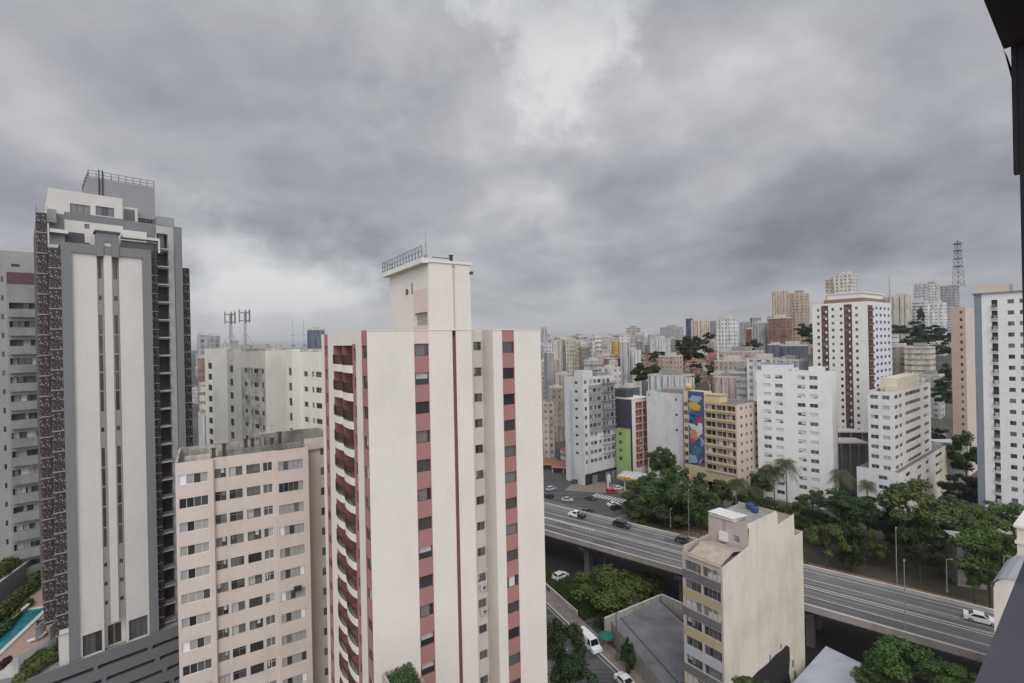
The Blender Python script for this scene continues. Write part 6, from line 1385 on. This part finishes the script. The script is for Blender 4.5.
NAMED = [
 (612, 620.5, 341, 330, 'ochre', 'mustard yellow block standing alone among the pale rooftops'), (628.5, 642, 328, 600, 'cream', 'cream tower with a pointed top on the skyline'),
 (653, 673, 339, 440, 'white', 'low white slab above the red roofs on the hill'), (664, 687, 327, 800, 'ash', 'wide pale grey slab on the skyline left of the dark blue tower'), (687.5, 694.5, 318.5, 600, 'blue', 'dark blue glass tower, narrow, on the hill top'),
 (695, 712, 320.5, 560, 'peach', 'orange beige block beside the dark blue tower'), (712, 720, 321, 600, 'grey', 'grey block right of the orange beige block'), (721.5, 742, 319, 380, 'white', 'white tower with balcony slots on the hill'),
 (742, 752, 322, 520, 'grey', 'narrow grey block right of the white slotted tower'), (748, 757, 329, 450, 'brick', 'small red brown block between two pale towers'), (757, 773, 323, 420, 'ash', 'pale grey tower left of the brick tower'),
 (775.5, 797.5, 318, 400, 'brick', 'brick red tower in front of the peach pair'), (778, 795, 291, 480, 'peach', 'peach tower, left one of the tall pair behind the brick tower'), (796, 815, 293, 480, 'peach', 'peach tower, right one of the tall pair behind the brick tower'),
 (832, 847, 279, 430, 'beige', 'tan tower rising behind the brown striped tower'), (843, 866, 274, 420, 'cream', 'cream stepped tower rising behind the brown striped tower'), (890, 903, 297, 450, 'cream', 'cream tower next to the thin dark mast'), (902, 917.5, 295, 455, 'cream', 'cream tower left of the conifer'),
 (920.5, 933, 284, 520, 'ash', 'pale grey tower left of the broadcast tower'), (931, 947, 284, 540, 'white', 'white tower with dark slots near the broadcast tower'), (936, 955, 303, 440, 'white', 'lower white block below the broadcast tower'), (945.5, 970, 285, 560, 'grey', 'plain grey slab directly under the broadcast tower'),
 (917, 937, 301, 470, 'white', 'white block in front of the pale grey tower'), (893, 901.5, 336, 300, 'white', 'slim white block right of the brown striped tower'), (898, 920, 347, 285, 'tan', 'low tan block below the wood'), (917, 946, 348, 270, 'cream', 'low cream block with dark windows below the wood'),
 (662, 686, 357, 300, 'peach', 'small peach house block among red roofs'), (623, 643, 351, 300, 'white', 'plain white house block left of the dark trees'), (655, 700, 377, 232, 'white', 'long white flat block behind the blank white wall'),
 (714, 733, 375, 236, 'brick', 'red sided house behind the ochre balcony block'), (719, 745, 378, 228, 'pink', 'pale pink block behind the mural block'), (735, 762, 373, 226, 'ash', 'grey flat block left of the white shuttered block'), (722, 758, 362, 262, 'beige', 'wide beige roofed block behind the pink block'),
 (730, 772, 352, 300, 'pink', 'long low pinkish block on the slope'), (772, 788, 345, 262, 'slate', 'slate blue glazed block, left half, above the white block'), (786, 815, 346, 255, 'slate', 'slate blue block, right half, above the white block'), (756, 790, 360, 215, 'white', 'white rooftop block just behind the white shuttered block'), (785, 815, 361, 212, 'ash', 'pale flat roof block behind the white shuttered block'),
 (600, 622, 369, 240, 'cream', 'cream framed block behind the grey and white junction block'), (620, 641, 388, 238, 'slate', 'dark flat block behind the red grid block'), (598, 616, 356, 300, 'pink', 'pinkish low block with arcade in front of the yellow block'), (606, 625, 359, 290, 'brick', 'long red roofed block under the yellow block'),
 (541.5, 553, 404, 225, 'cream', 'cream stained block beside the red striped tower'), (549, 563, 388, 250, 'tan', 'tan block behind the cream stained block'), (541, 548, 328, 420, 'ash', 'slim pale tower touching the red striped tower edge'), (556, 572, 375, 262, 'beige', 'beige block left behind the junction block'), (543, 560, 360, 300, 'beige', 'beige slab behind the tan block'),
 (558, 571, 340, 420, 'tan', 'tan tower with vertical ribs left of the skyline'), (569, 582, 342, 400, 'beige', 'beige ribbed tower in the crowded city'), (580, 598, 347, 360, 'tan', 'tan wide block with dark top windows'), (546, 558, 345, 400, 'tan', 'tan tower close to the red striped tower'), (585, 603, 361, 290, 'ash', 'pale concrete block behind the junction block'),
 (192.5, 206, 335, 260, 'grey', 'grey tower, nearer of two beside the modern tower'), (204, 217, 336, 300, 'grey', 'grey tower, farther of two beside the modern tower'), (193, 206, 385, 170, 'cream', 'low cream block with small windows beside the modern tower'), (192, 207, 358, 210, 'brown', 'brown roofed block beside the modern tower'), (190, 207, 416, 150, 'white', 'white roofed low block beside the modern tower'), (302, 322, 330, 240, 'slate', 'dark block on the skyline left of the red striped tower'),
 (944, 958, 300, 600, 'beige', 'beige tower behind the lower white block'), (866, 892, 302, 520, 'ash', 'pale block peeping behind the brown striped tower'), (912, 930, 380, 250, 'white', 'small white block with a flat roof beside the corner block'), (928, 953, 376, 262, 'ash', 'ash coloured low block by the peach block'),
]
for q in NAMED: tower(*q[:6], group=None)
def far_label(c, near): return {'white': 'white', 'cream': 'cream', 'beige': 'beige', 'grey': 'grey', 'tan': 'tan', 'pink': 'pinkish', 'peach': 'peach', 'ash': 'ash grey', 'brown': 'brown'}[c]
RB = random.Random(77)
def fill(n, pxa, pxb, Ya, Yb, ypt, wpx, label, group, cols_):
    for i in range(n):
        px = RB.uniform(pxa, pxb); Y = math.exp(RB.uniform(math.log(Ya), math.log(Yb))); w = RB.uniform(*wpx); c = RB.choice(cols_)
        hor = 341.5-(px-512)*math.tan(ROLL); X = ux(px)*Y; g = terrain(X, Y); H = RB.choice((9, 12, 18, 28, 36, 45, 55))*RB.uniform(.8, 1.2); yt = hor-uz(px, hor)*0-(g+H-CH)*F/Y
        yt = max(yt, hor-RB.uniform(*ypt))
        if zat(px, yt, Y) < g+5: continue
        tower(px-w/2, px+w/2, yt, Y, c, label+' in '+far_label(c, 0), name='distant_building', cat='building', th=RB.choice((37, 37, 20, 50, -10)), group=group+', '+far_label(c, 0), seed=i, crown_=1 if Y < 700 else 0)
allc = ['white', 'cream', 'beige', 'beige', 'grey', 'tan', 'ash', 'ash', 'tan', 'grey']
fill(110, 541, 640, 270, 900, (-4, 5), (4, 12), 'crowded mid-height block behind the junction', 'blocks behind the junction', allc)
fill(100, 541, 790, 900, 3200, (1, 7), (4, 10), 'tiny hazy block on the central skyline', 'central skyline blocks', allc)
fill(16, 640, 760, 420, 900, (-10, 2), (8, 16), 'hillside block above the red roofs', 'hillside blocks', allc)
fill(24, 860, 965, 480, 1100, (8, 32), (8, 16), 'tower of the hilltop cluster by the broadcast tower', 'hilltop cluster blocks', ['white', 'cream', 'ash', 'white', 'beige'])
fill(16, 755, 870, 520, 1100, (2, 22), (8, 14), 'hilltop block behind the brick tower', 'hilltop blocks', ['white', 'cream', 'ash', 'beige', 'grey'])
fill(26, 190, 330, 300, 1500, (-1, 7), (7, 16), 'grey city block behind the cream saw-tooth block', 'blocks behind the saw-tooth wings', ['grey', 'ash', 'tan', 'grey', 'white'])
# houses with tiled roofs on the slope
RH = random.Random(12)
def house(px, py, Y, wpx, label, group):
    X = ux(px, py)*Y; z = terrain(X, Y); w = wpx*Y/F; d = w*RH.uniform(.7, 1.1); h = RH.uniform(3.2, 7); t_ = thing('tiled_house', label, 'house', (X, Y, z-2), rad(RH.choice((37, 20, 50, 127))), group)
    m = MB(); m.box(0, w, 0, d, 0, h+2, FM); o = m.build('wall', t_); c = RH.choice(((.5, .47, .42), (.48, .36, .27), (.5, .42, .38), (.55, .54, .52))); o.color = (*c, 1)
    m = MB(); e = .4; z0, r = h+2.0, min(w, d)*.28; a, b, c_, d_ = (-e, -e), (w+e, -e), (w+e, d+e), (-e, d+e); p, q = (min(d/2, w*.45), d/2), (max(w-d/2, w*.55), d/2); mt = TILE if RH.random() < .75 else ROOFM
    m.poly([(*a, z0), (*b, z0), (*q, z0+r), (*p, z0+r)], mt); m.poly([(*b, z0), (*c_, z0), (*q, z0+r)], mt); m.poly([(*c_, z0), (*d_, z0), (*p, z0+r), (*q, z0+r)], mt); m.poly([(*d_, z0), (*a, z0), (*p, z0+r)], mt); m.build('roof', t_)
for i in range(120): house(RH.uniform(622, 770), 352, RH.uniform(245, 470), RH.uniform(6, 13), 'small hillside house with a hipped tile roof', 'tiled houses on the slope')
for i in range(16): house(RH.uniform(541, 583), 400, RH.uniform(222, 330), RH.uniform(8, 14), 'low old house with a tiled roof behind the junction block', 'tiled houses behind the junction')
for i in range(10): house(RH.uniform(893, 950), 380, RH.uniform(270, 360), RH.uniform(9, 14), 'house with a tile roof below the wood', 'tiled houses below the wood')
for px, py, Y, w, lb in ((929, 424, 226, 15, 'red tiled house in the street gap behind the corner block'),): house(px, py, Y, w, lb, None)
for i in range(34):
    Yq = RH.uniform(240, 480); pxq = RH.uniform(600, 770); Xq = ux(pxq)*Yq; T('small dark tree among the tiled hillside houses', pxq, 341.5-uz(pxq, 341.5)*0+(CH-terrain(Xq, Yq)-RH.uniform(4, 8))*F/Yq-(pxq-512)*math.tan(ROLL), Yq, RH.uniform(3.5, 8), RH.uniform(3, 6), 'far', i % 5, 'trees among the hillside houses')
# shops with red awnings at the junction's left side
for i, (px, py, lb) in enumerate(((549, 471, 'red roofed shop nearest the red striped tower'), (560, 474, 'red roofed shop in the middle of the junction row'), (571, 475, 'red roofed shop beside the grey and white block'))):
    Xq, Yq = ground(px, py); t_ = thing('shop', lb, 'shop', (Xq-3.5, Yq, 0), rad(-12), 'red roofed shops'); m = MB(); m.box(0, 6.2, 0, 7, 0, 3.2, wall_mat((.38, .30, .26), .6)); m.build('wall', t_)
    m = MB(); m.poly([(-.3, -.6, 3.0), (6.5, -.6, 3.0), (6.5, 7.2, 4.3), (-.3, 7.2, 4.3)], TILE if i != 2 else plain('faded_red_roof', (.28, .14, .12), .9, var=.8)); m.poly([(-.3, -.6, 3.0), (6.5, -.6, 3.0), (6.5, -.6, 2.8), (-.3, -.6, 2.8)], TILE); m.build('roof', t_)
    m = MB(); m.box(.5, 5.7, -.06, -.003, .2, 2.6, plain('dark_shop_interior', (.02, .02, .02))); m.build('shop_front', t_)
# open-sided flat roofs between the white block and the corner block
for i, (px0, px1, py, Y, lb) in enumerate(((828, 871, 431, 190, 'upper open sided garage roof between the white and corner blocks'), (832, 866, 442, 176, 'lower open sided garage roof between the white and corner blocks'))):
    Xq, Xr = ux(px0, py)*Y, ux(px1, py)*Y; z = zat((px0+px1)/2, py, Y); g = terrain(Xq, Y)-1; t_ = thing('garage', lb, 'garage', (Xq, Y, g), rad(-8)); w = Xr-Xq; h = z-g
    m = MB(); m.box(0, w, 0, 9, h-.5, h, wall_mat((.52, .49, .45), .5)); m.build('roof', t_); m = MB(); m.box(0, w, 2.2, 9, 0, h-.51, wall_mat((.20, .185, .17), .7)); m.build('wall', t_)
    for k in range(5): m = MB(); m.box(k*(w-.5)/4, k*(w-.5)/4+.4, .1, .5, 0, h-.51, CONC); m.build('column', t_)
# pale roofs under the trees
for i, (px0, px1, py, Y, lb) in enumerate(((935, 962, 442, 186, 'white roofed shelter beside the dark street tree'), (957, 977, 540, 112, 'pale sloping roof under the spreading trees'), (742, 765, 470, 178, 'small low roof at the foot of the mural block'))):
    Xq, Xr = ux(px0, py)*Y, ux(px1, py)*Y; z = zat((px0+px1)/2, py, Y); g = terrain(Xq, Y); low_house('low_shelter', lb, [(Xq, Y), (Xr, Y-2), (Xr+2, Y+4), (Xq+2, Y+6)], g-1, max(z, g+3), CONC, corrugated((.45, .46, .47)), 'shelter')
# ---------------------------------------------------------------- humid air
HAZE = .00009
if HAZE:
    m = bpy.data.materials.new('haze'); m.use_nodes = True; t = m.node_tree; t.nodes.remove(t.nodes['Principled BSDF']); v = nd(t, 'ShaderNodeVolumePrincipled'); v.inputs['Density'].default_value = HAZE; v.inputs['Color'].default_value = (.80, .83, .88, 1); v.inputs['Anisotropy'].default_value = .2
    t.links.new(v.outputs[0], t.nodes['Material Output'].inputs['Volume']); b = MB(); b.box(-21000, 21000, -700, 24500, -61.5, 175, m); o = b.build('haze'); o['kind'] = 'stuff'
